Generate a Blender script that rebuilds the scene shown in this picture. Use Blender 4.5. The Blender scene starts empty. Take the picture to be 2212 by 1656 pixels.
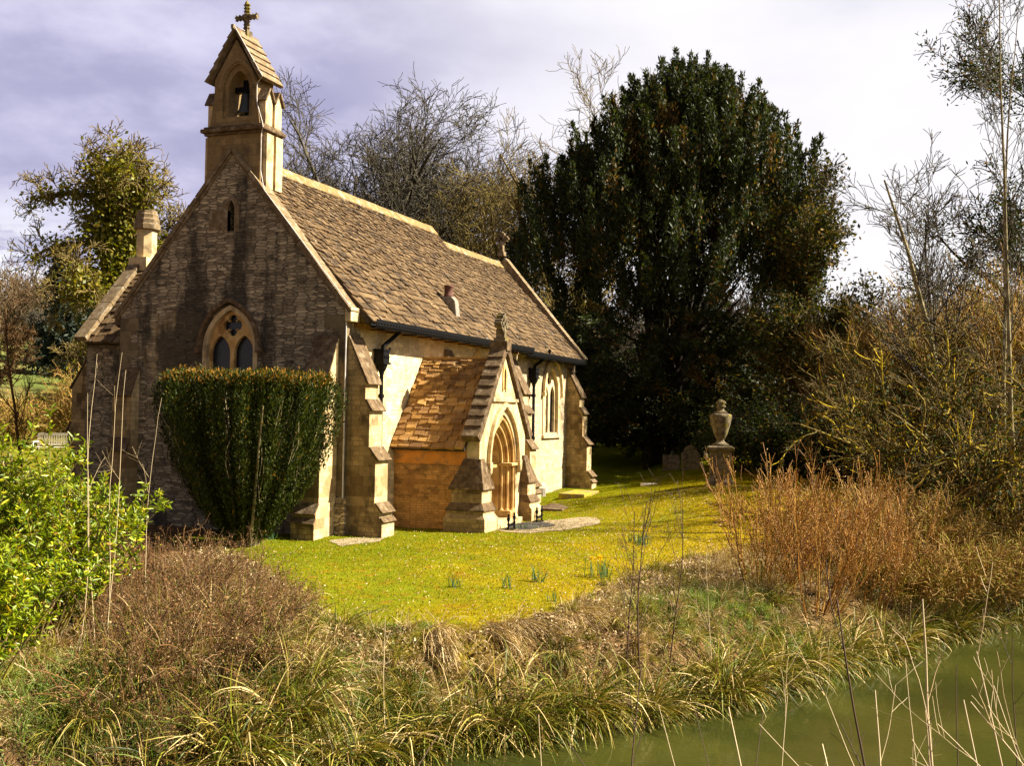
import bpy, math
import numpy as np
from mathutils import Vector, Matrix
from mathutils.geometry import tessellate_polygon
rng = np.random.default_rng(11)
SC = bpy.context.scene
COL = SC.collection
R = math.radians
# ---------------------------------------------------------------- camera
CAM = np.array([-23.373, -13.013, 3.0])
PITCH, YAW, ROLL, F = R(1.551), R(20.528), 0.017, 2400 / 2212
fw = np.array([math.cos(YAW) * math.cos(PITCH), math.sin(YAW) * math.cos(PITCH), math.sin(PITCH)])
r0 = np.array([math.sin(YAW), -math.cos(YAW), 0.0])
u0 = np.cross(r0, fw)
rr = math.cos(ROLL) * r0 + math.sin(ROLL) * u0
uu = -math.sin(ROLL) * r0 + math.cos(ROLL) * u0
cd = bpy.data.cameras.new('camera'); cam = bpy.data.objects.new('camera', cd); COL.objects.link(cam)
cd.sensor_width = 36; cd.sensor_fit = 'HORIZONTAL'; cd.lens = 36 * F
cd.clip_start = 0.1; cd.clip_end = 3000
cam.matrix_world = Matrix(((rr[0], uu[0], -fw[0], CAM[0]), (rr[1], uu[1], -fw[1], CAM[1]), (rr[2], uu[2], -fw[2], CAM[2]), (0, 0, 0, 1)))
SC.camera = cam
# ---------------------------------------------------------------- light
SUN_AZ, SUN_EL = 24.0, 41.0                       # degrees east of south, height
sunv = np.array([math.cos(R(SUN_EL)) * math.sin(R(SUN_AZ)), -math.cos(R(SUN_EL)) * math.cos(R(SUN_AZ)), math.sin(R(SUN_EL))])
sl = bpy.data.lights.new('sun', 'SUN'); so = bpy.data.objects.new('sun', sl); COL.objects.link(so)
sl.energy = 5.0; sl.angle = R(0.5); sl.color = (1.0, 0.92, 0.76)
so.rotation_euler = Vector(-sunv).to_track_quat('-Z', 'Y').to_euler()
SC.view_settings.view_transform = 'Standard'; SC.view_settings.look = 'None'
SC.view_settings.gamma = 1.0; SC.view_settings.exposure = 1.9
SC.cycles.max_bounces = 6; SC.cycles.diffuse_bounces = 3; SC.cycles.transparent_max_bounces = 4
SC.cycles.use_adaptive_sampling = True


def nd(nt, typ, ins=None, **kw):
    n = nt.nodes.new(typ)
    for k, v in kw.items(): setattr(n, k, v)
    for k, v in (ins or {}).items():
        if isinstance(v, bpy.types.NodeSocket): nt.links.new(v, n.inputs[k])
        else: n.inputs[k].default_value = v
    return n


def math_(nt, op, a, b=0.0, clamp=False):
    return nd(nt, 'ShaderNodeMath', {0: a, 1: b}, operation=op, use_clamp=clamp).outputs[0]


def maprange(nt, v, a, b, c=0.0, d=1.0):
    return nd(nt, 'ShaderNodeMapRange', {0: v, 1: a, 2: b, 3: c, 4: d}, clamp=True, interpolation_type='SMOOTHSTEP').outputs[0]


def c4(c): return (c[0], c[1], c[2], 1.0)


def mix(nt, f, a, b, mode='MIX'):
    n = nt.nodes.new('ShaderNodeMix'); n.data_type = 'RGBA'; n.blend_type = mode
    for i, v in ((0, f), (6, a), (7, b)):
        if isinstance(v, bpy.types.NodeSocket): nt.links.new(v, n.inputs[i])
        elif i == 0: n.inputs[0].default_value = v
        else: n.inputs[i].default_value = c4(v)
    return n.outputs[2]


def noise(nt, vec, scale, detail=4, rough=.55):
    return nd(nt, 'ShaderNodeTexNoise', {'Vector': vec, 'Scale': scale, 'Detail': detail, 'Roughness': rough}).outputs[0]


world = bpy.data.worlds.new('World'); SC.world = world; world.use_nodes = True
nt = world.node_tree; nt.nodes.clear()
sky = nd(nt, 'ShaderNodeTexSky', sky_type='NISHITA', sun_disc=False, sun_elevation=R(SUN_EL), sun_rotation=math.atan2(sunv[0], sunv[1]))
bg1 = nd(nt, 'ShaderNodeBackground', {'Color': sky.outputs[0], 'Strength': 0.04})
tc = nd(nt, 'ShaderNodeTexCoord'); gv = tc.outputs['Generated']
mp = nd(nt, 'ShaderNodeMapping', {'Vector': gv, 'Rotation': (0, 0, R(-20)), 'Scale': (2.0, 2.0, 4.6)}).outputs[0]
n1 = noise(nt, mp, 1.5, 5, .5); n2 = noise(nt, mp, 4.6, 6, .6)
sep = nd(nt, 'ShaderNodeSeparateXYZ', {0: gv})
dr = nd(nt, 'ShaderNodeVectorMath', {0: gv, 1: (0.33, -0.91, 0.25)}, operation='DOT_PRODUCT').outputs['Value']
side = math_(nt, 'ADD', maprange(nt, dr, -0.20, 0.26), math_(nt, 'MULTIPLY', math_(nt, 'SUBTRACT', n1, .5), .9), True)
streak = maprange(nt, math_(nt, 'ADD', math_(nt, 'MULTIPLY', n2, .28), math_(nt, 'MULTIPLY', n1, .72)), .40, .61)
lav = mix(nt, streak, (0.245, 0.236, 0.355), (0.43, 0.415, 0.53))
col = mix(nt, side, lav, (0.58, 0.565, 0.58))
# bright cumulus low in the north-east
low = math_(nt, 'MULTIPLY', maprange(nt, sep.outputs[2], .20, .09), maprange(nt, dr, -.29, -.37))
col = mix(nt, math_(nt, 'MULTIPLY', low, maprange(nt, n2, .36, .50)), col, (0.66, 0.66, 0.68))
# unseen dark cloud added overhead and in the north-west to cut ambient fill
dw = nd(nt, 'ShaderNodeVectorMath', {0: gv, 1: (-.85, .50, .15)}, operation='DOT_PRODUCT').outputs['Value']
col = mix(nt, math_(nt, 'MAXIMUM', maprange(nt, dw, -.05, .5), maprange(nt, sep.outputs[2], .42, .75)), col, mix(nt, 1.0, col, (.34, .34, .36), 'MULTIPLY'))
bg2 = nd(nt, 'ShaderNodeBackground', {'Color': col, 'Strength': 0.49})
cover = maprange(nt, n1, .22, .38, .80, .97)
ms = nd(nt, 'ShaderNodeMixShader', {0: cover, 1: bg1.outputs[0], 2: bg2.outputs[0]})
out = nd(nt, 'ShaderNodeOutputWorld', {0: ms.outputs[0]})

# ---------------------------------------------------------------- helpers: objects


def link(o, parent=None):
    COL.objects.link(o)
    if parent is not None: o.parent = parent
    return o


def tag(o, label, cat, group=None):
    o['label'] = label; o['category'] = cat
    if group: o['group'] = group
    return o


def thing(name, label, cat, loc=(0, 0, 0), rz=0.0, group=None):
    o = bpy.data.objects.new(name, None); COL.objects.link(o); o.empty_display_size = .2
    o.location = loc; o.rotation_euler = (0, 0, rz)
    return tag(o, label, cat, group)


def dup(root, loc, rz=0.0, sc=1.0, label=None):
    r = root.copy(); COL.objects.link(r); r.location = loc; r.rotation_euler = (0, 0, rz); r.scale = (sc,) * 3 if not isinstance(sc, tuple) else sc
    if label: r['label'] = label
    for ch in list(root.children):
        k = ch.copy(); COL.objects.link(k); k.parent = r
        for g in ch.children:
            d = g.copy(); COL.objects.link(d); d.parent = k
    return r


def mesh_np(name, V, faces, mats, parent=None, smooth=False, midx=None, attrs=None):
    """V (N,3); faces list of (M,k) int arrays"""
    me = bpy.data.meshes.new(name)
    V = np.asarray(V, np.float32).reshape(-1, 3)
    faces = [np.asarray(f, np.int32) for f in faces if len(f)]
    me.vertices.add(len(V)); me.vertices.foreach_set('co', V.ravel())
    tot = np.concatenate([np.full(len(f), f.shape[1], np.int32) for f in faces])
    idx = np.concatenate([f.ravel() for f in faces])
    st = np.concatenate([[0], np.cumsum(tot)[:-1]]).astype(np.int32)
    me.loops.add(len(idx)); me.loops.foreach_set('vertex_index', idx)
    me.polygons.add(len(tot)); me.polygons.foreach_set('loop_start', st); me.polygons.foreach_set('loop_total', tot)
    if midx is not None: me.polygons.foreach_set('material_index', np.asarray(midx, np.int32))
    if smooth: me.polygons.foreach_set('use_smooth', np.ones(len(tot), bool))
    for k, v in (attrs or {}).items():
        a = me.attributes.new(k, 'FLOAT', 'POINT'); a.data.foreach_set('value', np.asarray(v, np.float32))
    me.update(calc_edges=True); me.validate()
    for m in (mats if isinstance(mats, (list, tuple)) else [mats]): me.materials.append(m)
    return link(bpy.data.objects.new(name, me), parent)


class MB:
    def __init__(s): s.V = []; s.F = []; s.M = []

    def add(s, vs, fs, mi=0):
        b = len(s.V); s.V += [tuple(map(float, v)) for v in vs]
        for f in fs: s.F.append([b + i for i in f]); s.M.append(mi)

    def box(s, x0, x1, y0, y1, z0, z1, mi=0, jit=0):
        vs = [(x, y, z) for z in (z0, z1) for y in (y0, y1) for x in (x0, x1)]
        if jit: vs = [tuple(np.array(v) + rng.uniform(-jit, jit, 3)) for v in vs]
        s.add(vs, [(0, 2, 3, 1), (4, 5, 7, 6), (0, 1, 5, 4), (1, 3, 7, 5), (3, 2, 6, 7), (2, 0, 4, 6)], mi)

    def ext(s, outer, holes, f, d0, d1, mi=0):
        loops = [outer] + list(holes)
        flat = [p for l in loops for p in l]
        tris = tessellate_polygon([[Vector((p[0], p[1], 0)) for p in l] for l in loops])
        n = len(flat)
        vs = [f(p[0], p[1], d0) for p in flat] + [f(p[0], p[1], d1) for p in flat]
        fs = [tuple(t) for t in tris] + [tuple(n + i for i in reversed(t)) for t in tris]
        b = 0
        for l in loops:
            m = len(l)
            for i in range(m):
                j = (i + 1) % m
                fs.append((b + i, b + j, n + b + j, n + b + i))
            b += m
        s.add(vs, fs, mi)

    def tube(s, pts, r, n=8, mi=0, cap=True):
        P = np.asarray(pts, float); K = len(P); rad = np.full(K, r) if np.isscalar(r) else np.asarray(r)
        T = np.gradient(P, axis=0); T /= np.linalg.norm(T, axis=1)[:, None] + 1e-9
        ref = np.array([0, 0, 1.0]) if abs(T[:, 2]).max() < .9 else np.array([1.0, .13, 0.05])
        vs = []
        for k in range(K):
            a = np.cross(T[k], ref); a /= np.linalg.norm(a) + 1e-9; b = np.cross(T[k], a)
            for i in range(n):
                t = 2 * math.pi * i / n; vs.append(P[k] + rad[k] * (a * math.cos(t) + b * math.sin(t)))
        fs = [(k * n + i, k * n + (i + 1) % n, (k + 1) * n + (i + 1) % n, (k + 1) * n + i) for k in range(K - 1) for i in range(n)]
        if cap: fs += [tuple(range(n))[::-1], tuple((K - 1) * n + i for i in range(n))]
        s.add(vs, fs, mi)

    def lathe(s, prof, c, n=20, mi=0, sq=False, flute=0.0):
        vs = []
        for r_, z in prof:
            for i in range(n):
                t = 2 * math.pi * (i + (.5 if sq else 0)) / n
                q = r_ * (1 + flute * (1 if i % 2 else -1))
                vs.append((c[0] + q * math.cos(t), c[1] + q * math.sin(t), c[2] + z))
        K = len(prof)
        fs = [(k * n + i, k * n + (i + 1) % n, (k + 1) * n + (i + 1) % n, (k + 1) * n + i) for k in range(K - 1) for i in range(n)]
        fs += [tuple(range(n))[::-1], tuple((K - 1) * n + i for i in range(n))]
        s.add(vs, fs, mi)

    def obj(s, name, mats, parent=None, smooth=False, bevel=0.0):
        me = bpy.data.meshes.new(name); me.from_pydata(s.V, [], s.F)
        me.polygons.foreach_set('material_index', s.M)
        for m in (mats if isinstance(mats, (list, tuple)) else [mats]): me.materials.append(m)
        import bmesh
        bm = bmesh.new(); bm.from_mesh(me); bmesh.ops.recalc_face_normals(bm, faces=bm.faces); bm.to_mesh(me); bm.free()
        if smooth: me.polygons.foreach_set('use_smooth', [True] * len(me.polygons))
        o = link(bpy.data.objects.new(name, me), parent)
        if bevel:
            m = o.modifiers.new('bevel', 'BEVEL'); m.width = bevel; m.segments = 2; m.limit_method = 'ANGLE'; m.angle_limit = R(35)
        return o


def seed(k):
    global rng
    rng = np.random.default_rng(k)


def unit(v): return v / (np.linalg.norm(v, axis=-1, keepdims=True) + 1e-9)


def ico(r_=1.0, n=8):
    pass


# ---------------------------------------------------------------- helpers: plants (all vectorised)
def grow(S, D, L, R0, K=6, wig=.15, up=0.0, taper=.35):
    S = np.atleast_2d(S); N = len(S); L = np.broadcast_to(L, N); R0 = np.broadcast_to(R0, N)
    P = np.empty((N, K, 3)); T = np.empty((N, K, 3)); d = unit(np.broadcast_to(D, (N, 3)).astype(float)); P[:, 0] = S; T[:, 0] = d
    for k in range(1, K):
        d = d + rng.normal(0, wig, (N, 3)); d[:, 2] += up; d = unit(d); T[:, k] = d
        P[:, k] = P[:, k - 1] + d * (L / (K - 1))[:, None]
    return P, T, R0[:, None] * np.linspace(1, taper, K)


def spawn(P, T, Rd, n, t0=.3, t1=1.0, ang=(.5, 1.0)):
    N, K, _ = P.shape; i = np.repeat(np.arange(N), n); M = len(i)
    t = rng.uniform(t0, t1, M) * (K - 1.001); k = t.astype(int); f = (t - k)[:, None]
    S = P[i, k] * (1 - f) + P[i, k + 1] * f; d = unit(T[i, k + 1]); r_ = Rd[i, k] * (1 - f[:, 0]) + Rd[i, k + 1] * f[:, 0]
    q = unit(np.cross(d, unit(rng.normal(0, 1, (M, 3))))); a = rng.uniform(ang[0], ang[1], M)[:, None]
    return S, d * np.cos(a) + q * np.sin(a), r_, t / (K - 1)


class Geo:
    """accumulates quads/tris from tubes, ribbons and leaves"""

    def __init__(s): s.V = []; s.F = []; s.A = []; s.n = 0

    def put(s, V, F, tint=0.0):
        V = V.reshape(-1, 3); s.V.append(V); s.F.append(F + s.n); s.n += len(V)
        s.A.append(np.broadcast_to(np.asarray(tint, np.float32), len(V)))

    def tubes(s, P, Rd, n=4, tint=0.0):
        N, K, _ = P.shape
        T = unit(np.gradient(P, axis=1)); ref = unit(rng.normal(0, 1, (N, 1, 3)))
        a = unit(np.cross(T, ref)); b = np.cross(T, a); th = np.arange(n) * 2 * math.pi / n
        V = P[:, :, None] + Rd[:, :, None, None] * (a[:, :, None] * np.cos(th)[:, None] + b[:, :, None] * np.sin(th)[:, None])
        i, k, j = np.meshgrid(np.arange(N), np.arange(K - 1), np.arange(n), indexing='ij')
        id_ = lambda k_, j_: (i * K + k_) * n + j_ % n
        F = np.stack([id_(k, j), id_(k, j + 1), id_(k + 1, j + 1), id_(k + 1, j)], -1).reshape(-1, 4)
        s.put(V, F, tint if np.isscalar(tint) else np.repeat(tint, K * n))

    def ribbons(s, P, W, tint=0.0):
        N, K, _ = P.shape
        T = unit(np.gradient(P, axis=1)); sd = unit(np.cross(T, unit(rng.normal(0, 1, (N, 1, 3)))))
        W = np.broadcast_to(W, (N, K))
        V = np.stack([P - sd * W[..., None] / 2, P + sd * W[..., None] / 2], 2)
        i, k = np.meshgrid(np.arange(N), np.arange(K - 1), indexing='ij'); b = (i * K + k) * 2
        F = np.stack([b, b + 1, b + 3, b + 2], -1).reshape(-1, 4)
        s.put(V, F, tint if np.isscalar(tint) else np.repeat(tint, K * 2))

    def leaves(s, C, D, L, W, fold=.25, tint=0.0):
        """six-cornered folded leaf from base C along D"""
        N = len(C); D = unit(D); sd = unit(np.cross(D, unit(rng.normal(0, 1, (N, 3))))); nm = np.cross(D, sd)
        L = np.broadcast_to(L, N)[:, None]; W = np.broadcast_to(W, N)[:, None]
        m = C + D * L * .5; dn = -nm * W * fold
        V = np.stack([C, m - D * L * .12 + sd * W / 2 + dn, C + D * L * .82 + sd * W * .3 + dn, C + D * L, C + D * L * .82 - sd * W * .3 + dn, m - D * L * .12 - sd * W / 2 + dn], 1)
        b = np.arange(N)[:, None] * 6
        F = np.concatenate([b + np.array([[0, 1, 2, 3]]), b + np.array([[0, 3, 4, 5]])])
        s.put(V, F, tint if np.isscalar(tint) else np.repeat(tint, 6))

    def quads(s, C, D, L, W, tint=0.0):
        N = len(C); D = unit(D); sd = unit(np.cross(D, unit(rng.normal(0, 1, (N, 3)))))
        L = np.broadcast_to(L, N)[:, None]; W = np.broadcast_to(W, N)[:, None]
        V = np.stack([C, C + D * L * .5 + sd * W / 2, C + D * L, C + D * L * .5 - sd * W / 2], 1)
        F = np.arange(N)[:, None] * 4 + np.array([[0, 1, 2, 3]])
        s.put(V, F, tint if np.isscalar(tint) else np.repeat(tint, 4))

    def obj(s, name, mat, parent=None, smooth=False):
        return mesh_np(name, np.concatenate(s.V), s.F, mat, parent, smooth, attrs={'tint': np.concatenate(s.A)})


def arch(cx, half, spring, h, n=9, base=None):
    """pointed arch outline, from lower right up and over to lower left"""
    Rr = (half * half + h * h) / (2 * half)
    a1 = math.asin(min(1, h / Rr))
    if Rr < half: a1 = math.pi - a1
    pr = [(cx + half - Rr + Rr * math.cos(a1 * i / n), spring + Rr * math.sin(a1 * i / n)) for i in range(n)]
    pl = [(2 * cx - x, z) for x, z in reversed(pr)]
    p = pr + [(cx, spring + h)] + pl
    if base is not None: p = [(cx + half, base)] + p + [(cx - half, base)]
    return p


def horseshoe(cx, h1, h2, spring, hh1, hh2, base):
    """ring between an inner and an outer pointed arch with its jambs"""
    return arch(cx, h2, spring, hh2, 10, base) + arch(cx, h1, spring, hh1, 10, base)[::-1]


def circ(cx, cz, r_, n=20): return [(cx + r_ * math.cos(2 * math.pi * i / n), cz + r_ * math.sin(2 * math.pi * i / n)) for i in range(n)]


def quatre(cx, cz, r_, n=7):
    p = []
    for q in range(4):
        a0 = q * math.pi / 2
        for i in range(n):
            t = a0 + R(-115) + R(230) * i / (n - 1)
            p.append((cx + r_ * .5 * math.cos(a0) + r_ * .5 * math.cos(t), cz + r_ * .5 * math.sin(a0) + r_ * .5 * math.sin(t)))
    return p


# ---------------------------------------------------------------- materials
def mat(name):
    m = bpy.data.materials.new(name); m.use_nodes = True; t = m.node_tree
    return m, t, t.nodes['Principled BSDF']


def stone(name, a, b, mortar, bw=.34, bh=.13, ms=.012, stain=None, rough=.92, bump=.5, dist=.035, spots=0.0, lichen=None, pale=None, rubble=True):
    m, t, p = mat(name)
    v = nd(t, 'ShaderNodeTexCoord').outputs['Object']
    s = nd(t, 'ShaderNodeSeparateXYZ', {0: v})
    nz = nd(t, 'ShaderNodeTexNoise', {'Vector': v, 'Scale': 3.5, 'Detail': 3})
    h = math_(t, 'ADD', s.outputs[0], s.outputs[1])
    sub = nd(t, 'ShaderNodeVectorMath', {0: nz.outputs['Color'], 1: (.5, .5, .5)}, operation='SUBTRACT').outputs[0]
    cv = nd(t, 'ShaderNodeCombineXYZ', {0: h, 1: s.outputs[2]}).outputs[0]
    vv = nd(t, 'ShaderNodeVectorMath', {0: sub, 1: (dist * 2,) * 3, 2: cv}, operation='MULTIPLY_ADD').outputs[0]
    if rubble:
        rv = nd(t, 'ShaderNodeVectorMath', {0: vv, 1: (1 / bw, 1 / bh, 1)}, operation='MULTIPLY').outputs[0]
        vo1 = nd(t, 'ShaderNodeTexVoronoi', {'Vector': rv, 'Scale': 1.0, 'Randomness': .74}, voronoi_dimensions='2D')
        vo2 = nd(t, 'ShaderNodeTexVoronoi', {'Vector': rv, 'Scale': 1.0, 'Randomness': .74}, voronoi_dimensions='2D', feature='DISTANCE_TO_EDGE')
        rs = nd(t, 'ShaderNodeSeparateColor', {0: vo1.outputs['Color']})
        bf = maprange(t, vo2.outputs[0], .10, .03)
        col = mix(t, rs.outputs[0], a, b)
        col = mix(t, maprange(t, rs.outputs[1], .7, .95, 0, .6), col, [x * 1.5 for x in a])
        col = mix(t, bf, col, mortar)
    else:
      bk = nd(t, 'ShaderNodeTexBrick', {'Vector': vv, 'Color1': c4(a), 'Color2': c4(b), 'Mortar': c4(mortar), 'Scale': 1.0, 'Mortar Size': ms, 'Mortar Smooth': .3, 'Bias': 0.0, 'Brick Width': bw, 'Row Height': bh}, offset=.5, squash=1.4, squash_frequency=3)
      col = bk.outputs[0]
      # second layer of courses merged at random: irregular stone sizes
      bk2 = nd(t, 'ShaderNodeTexBrick', {'Vector': vv, 'Color1': c4([x * .72 for x in a]), 'Color2': c4([x * 1.15 for x in a]), 'Mortar': c4(mortar), 'Scale': 1.0, 'Mortar Size': ms, 'Mortar Smooth': .3, 'Brick Width': bw * .62, 'Row Height': bh * .5}, offset=.37, squash=.8, squash_frequency=2)
      pick = maprange(t, noise(t, v, 1.1, 2), .46, .54)
      col = mix(t, pick, col, bk2.outputs[0]); bf = mix(t, pick, bk.outputs[1], bk2.outputs[1])
    fine = noise(t, v, 22, 6, .65); mid = noise(t, v, 5, 5, .6)
    col = mix(t, 1.0, col, mix(t, fine, (.45, .45, .45), (1.45, 1.42, 1.38)), 'MULTIPLY')
    col = mix(t, 1.0, col, mix(t, mid, (.62, .60, .58), (1.3, 1.3, 1.3)), 'MULTIPLY')
    if pale:   # patch of cleaned, repointed rubble
        (pc, (py, pz), (ry, rz)) = pale
        dx = math_(t, 'DIVIDE', math_(t, 'SUBTRACT', h, py), ry); dz = math_(t, 'DIVIDE', math_(t, 'SUBTRACT', s.outputs[2], pz), rz)
        q = math_(t, 'ADD', math_(t, 'MULTIPLY', dx, dx), math_(t, 'MULTIPLY', dz, dz))
        q = maprange(t, math_(t, 'ADD', q, math_(t, 'MULTIPLY', noise(t, v, 2.2, 4), 1.6)), 2.1, 1.2)
        col = mix(t, math_(t, 'MULTIPLY', q, maprange(t, vo2.outputs[0], .24, .10)), col, pc)
    if stain:
        for (sc, sscale, lo, hi, amt) in stain:
            mpv = nd(t, 'ShaderNodeMapping', {'Vector': v, 'Scale': sscale}).outputs[0]
            f = math_(t, 'MULTIPLY', maprange(t, noise(t, mpv, 1.0, 6, .62), lo, hi), amt)
            col = mix(t, f, col, sc)
    if spots:
        vo = nd(t, 'ShaderNodeTexVoronoi', {'Vector': v, 'Scale': 9.0}, feature='F1').outputs[0]
        f = math_(t, 'MULTIPLY', maprange(t, vo, .16, .08), maprange(t, noise(t, v, 2.5), .42, .6))
        col = mix(t, math_(t, 'MULTIPLY', f, spots), col, (.5, .46, .36))
    if lichen:
        f = maprange(t, noise(t, v, 7, 5, .7), lichen[1], lichen[1] + .12)
        col = mix(t, math_(t, 'MULTIPLY', f, .8), col, lichen[0])
    t.links.new(col, p.inputs['Base Color']); p.inputs['Roughness'].default_value = rough; p.inputs['Specular IOR Level'].default_value = .2
    hgt = math_(t, 'SUBTRACT', math_(t, 'MULTIPLY', fine, .5), math_(t, 'MULTIPLY', bf, .9))
    hgt = math_(t, 'ADD', hgt, math_(t, 'MULTIPLY', mid, .5))
    bp = nd(t, 'ShaderNodeBump', {'Strength': bump, 'Distance': .035, 'Height': hgt})
    t.links.new(bp.outputs[0], p.inputs['Normal'])
    return m


def plain(name, a, b, scale=6, rough=.85, bump=.2, spec=.25, metal=0.0, c=None, cs=2.0, dist=.02):
    m, t, p = mat(name)
    v = nd(t, 'ShaderNodeTexCoord').outputs['Object']
    col = mix(t, maprange(t, noise(t, v, scale, 6, .6), .35, .65), a, b)
    if c: col = mix(t, maprange(t, noise(t, v, cs, 5, .6), .52, .66), col, c)
    t.links.new(col, p.inputs['Base Color']); p.inputs['Roughness'].default_value = rough
    p.inputs['Specular IOR Level'].default_value = spec; p.inputs['Metallic'].default_value = metal
    bp = nd(t, 'ShaderNodeBump', {'Strength': bump, 'Distance': dist, 'Height': noise(t, v, scale * 4, 6, .6)})
    t.links.new(bp.outputs[0], p.inputs['Normal'])
    return m


def islands(name, cols, rough=.85, spec=.2, fine=18, bump=.4, spot=None):
    """colour varies from loose piece to loose piece (slates)"""
    m, t, p = mat(name)
    g = nd(t, 'ShaderNodeNewGeometry').outputs['Random Per Island']
    v = nd(t, 'ShaderNodeTexCoord').outputs['Object']
    cr = nd(t, 'ShaderNodeValToRGB', {0: g}); e = cr.color_ramp.elements
    for i in range(len(cols) - 2): e.new(.5)
    for i, c in enumerate(cols): e[i].position = i / (len(cols) - 1); e[i].color = c4(c)
    nz = noise(t, v, fine, 6, .65)
    col = mix(t, 1.0, cr.outputs[0], mix(t, nz, (.45, .45, .45), (1.5, 1.5, 1.5)), 'MULTIPLY')
    col = mix(t, 1.0, col, mix(t, noise(t, v, 1.1, 4), (.7, .68, .66), (1.25, 1.27, 1.3)), 'MULTIPLY')
    if spot:
        f = maprange(t, noise(t, v, 6.5, 6, .72), .60, .68); col = mix(t, math_(t, 'MULTIPLY', f, .85), col, spot)
    t.links.new(col, p.inputs['Base Color']); p.inputs['Roughness'].default_value = rough; p.inputs['Specular IOR Level'].default_value = spec
    bp = nd(t, 'ShaderNodeBump', {'Strength': bump, 'Distance': .02, 'Height': nz}); t.links.new(bp.outputs[0], p.inputs['Normal'])
    return m


def leafmat(name, cols, tintcol=None, rough=.5, spec=.3, trans=.35, tmul=(1.5, 1.6, .6)):
    """random colour per leaf; the 'tint' attribute turns single leaves to a second colour"""
    m, t, p = mat(name)
    g = nd(t, 'ShaderNodeNewGeometry').outputs['Random Per Island']
    cr = nd(t, 'ShaderNodeValToRGB', {0: g}); e = cr.color_ramp.elements
    for i in range(len(cols) - 2): e.new(.5)
    for i, c in enumerate(cols): e[i].position = i / (len(cols) - 1); e[i].color = c4(c)
    col = cr.outputs[0]
    if tintcol is not None:
        at = nd(t, 'ShaderNodeAttribute', attribute_name='tint').outputs['Fac']
        col = mix(t, at, col, mix(t, g, [x * .6 for x in tintcol], [x * 1.35 for x in tintcol]))
    t.links.new(col, p.inputs['Base Color']); p.inputs['Roughness'].default_value = rough; p.inputs['Specular IOR Level'].default_value = spec
    if trans:
        tr = nd(t, 'ShaderNodeBsdfTranslucent', {'Color': mix(t, 1.0, col, tmul, 'MULTIPLY')})
        mx = nd(t, 'ShaderNodeMixShader', {0: trans, 1: p.outputs[0], 2: tr.outputs[0]})
        t.links.new(mx.outputs[0], t.nodes['Material Output'].inputs[0])
    return m


MAT = {}
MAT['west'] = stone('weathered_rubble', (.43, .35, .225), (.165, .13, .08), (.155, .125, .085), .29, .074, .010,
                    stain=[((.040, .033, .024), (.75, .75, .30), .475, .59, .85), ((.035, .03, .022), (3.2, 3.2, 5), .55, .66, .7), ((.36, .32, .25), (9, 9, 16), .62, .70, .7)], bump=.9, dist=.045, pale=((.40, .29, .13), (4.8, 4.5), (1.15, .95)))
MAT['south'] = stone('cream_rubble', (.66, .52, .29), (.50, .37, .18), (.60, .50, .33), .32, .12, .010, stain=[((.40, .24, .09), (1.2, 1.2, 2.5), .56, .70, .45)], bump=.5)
MAT['chancel'] = stone('chancel_rubble', (.50, .40, .25), (.36, .275, .155), (.42, .35, .25), .32, .12, .010, stain=[((.30, .25, .20), (1.6, 1.6, .6), .52, .68, .5)], bump=.5)
MAT['porch'] = stone('porch_rubble', (.54, .29, .09), (.28, .14, .045), (.26, .15, .06), .33, .125, .006, stain=[((.08, .05, .022), (1.3, 1.3, 2.2), .52, .66, .7)], bump=.6, rubble=False, dist=.016)
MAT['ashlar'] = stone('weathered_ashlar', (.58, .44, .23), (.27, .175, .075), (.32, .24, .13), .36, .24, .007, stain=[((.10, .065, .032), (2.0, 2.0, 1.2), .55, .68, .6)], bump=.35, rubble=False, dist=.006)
MAT['ashlar_shade'] = stone('shaded_stained_ashlar', (.36, .255, .115), (.13, .082, .034), (.17, .12, .06), .36, .24, .007, stain=[((.05, .034, .018), (2.0, 2.0, 1.2), .52, .66, .7)], bump=.35, rubble=False, dist=.006)  # darker ashlar copy: west-side shade put into the colour, plus random stains
MAT['dressed'] = plain('dressed_stone', (.60, .46, .25), (.45, .33, .16), 5, .9, .15, c=(.24, .17, .09), cs=1.7)
MAT['golden'] = plain('golden_limestone', (.60, .40, .15), (.46, .27, .085), 4, .88, .12, c=(.30, .16, .05), cs=1.6)
MAT['bell_stone'] = stone('bellcote_ashlar', (.26, .18, .08), (.17, .115, .05), (.17, .12, .06), .46, .30, .006, stain=[((.06, .048, .03), (1.6, 1.6, 2.2), .54, .68, .6)], bump=.3, rubble=False, dist=.004)
MAT['cap'] = plain('lichened_coping', (.135, .085, .040), (.065, .040, .019), 8, .95, .5, c=(.20, .145, .085), cs=5)
MAT['cope'] = plain('pale_coping', (.20, .14, .072), (.12, .08, .04), 7, .95, .5, c=(.26, .21, .14), cs=6)
MAT['moss_stone'] = plain('mossy_stone', (.20, .155, .085), (.075, .056, .032), 7, .95, .5, c=(.15, .115, .012), cs=3)
MAT['slate'] = islands('stone_slates', [(.070, .040, .015), (.118, .070, .028), (.036, .021, .009), (.088, .051, .020), (.150, .096, .043)], spot=(.27, .24, .19))
MAT['porch_slate'] = islands('porch_slates', [(.36, .19, .05), (.22, .11, .032), (.44, .25, .075), (.16, .08, .028), (.30, .16, .05)], spot=(.42, .33, .2))
MAT['ridge'] = plain('ridge_stone', (.24, .16, .06), (.16, .10, .036), 5, .95, .6, c=(.30, .25, .17), cs=4)
MAT['under'] = plain('roof_underside', (.03, .022, .014), (.05, .035, .02), 4)
MAT['iron'] = plain('black_iron', (.003, .003, .003), (.006, .005, .005), 12, .6, .15, .10)
MAT['bronze'] = plain('bell_bronze', (.020, .026, .022), (.035, .04, .03), 9, .45, .1, .5)
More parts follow.
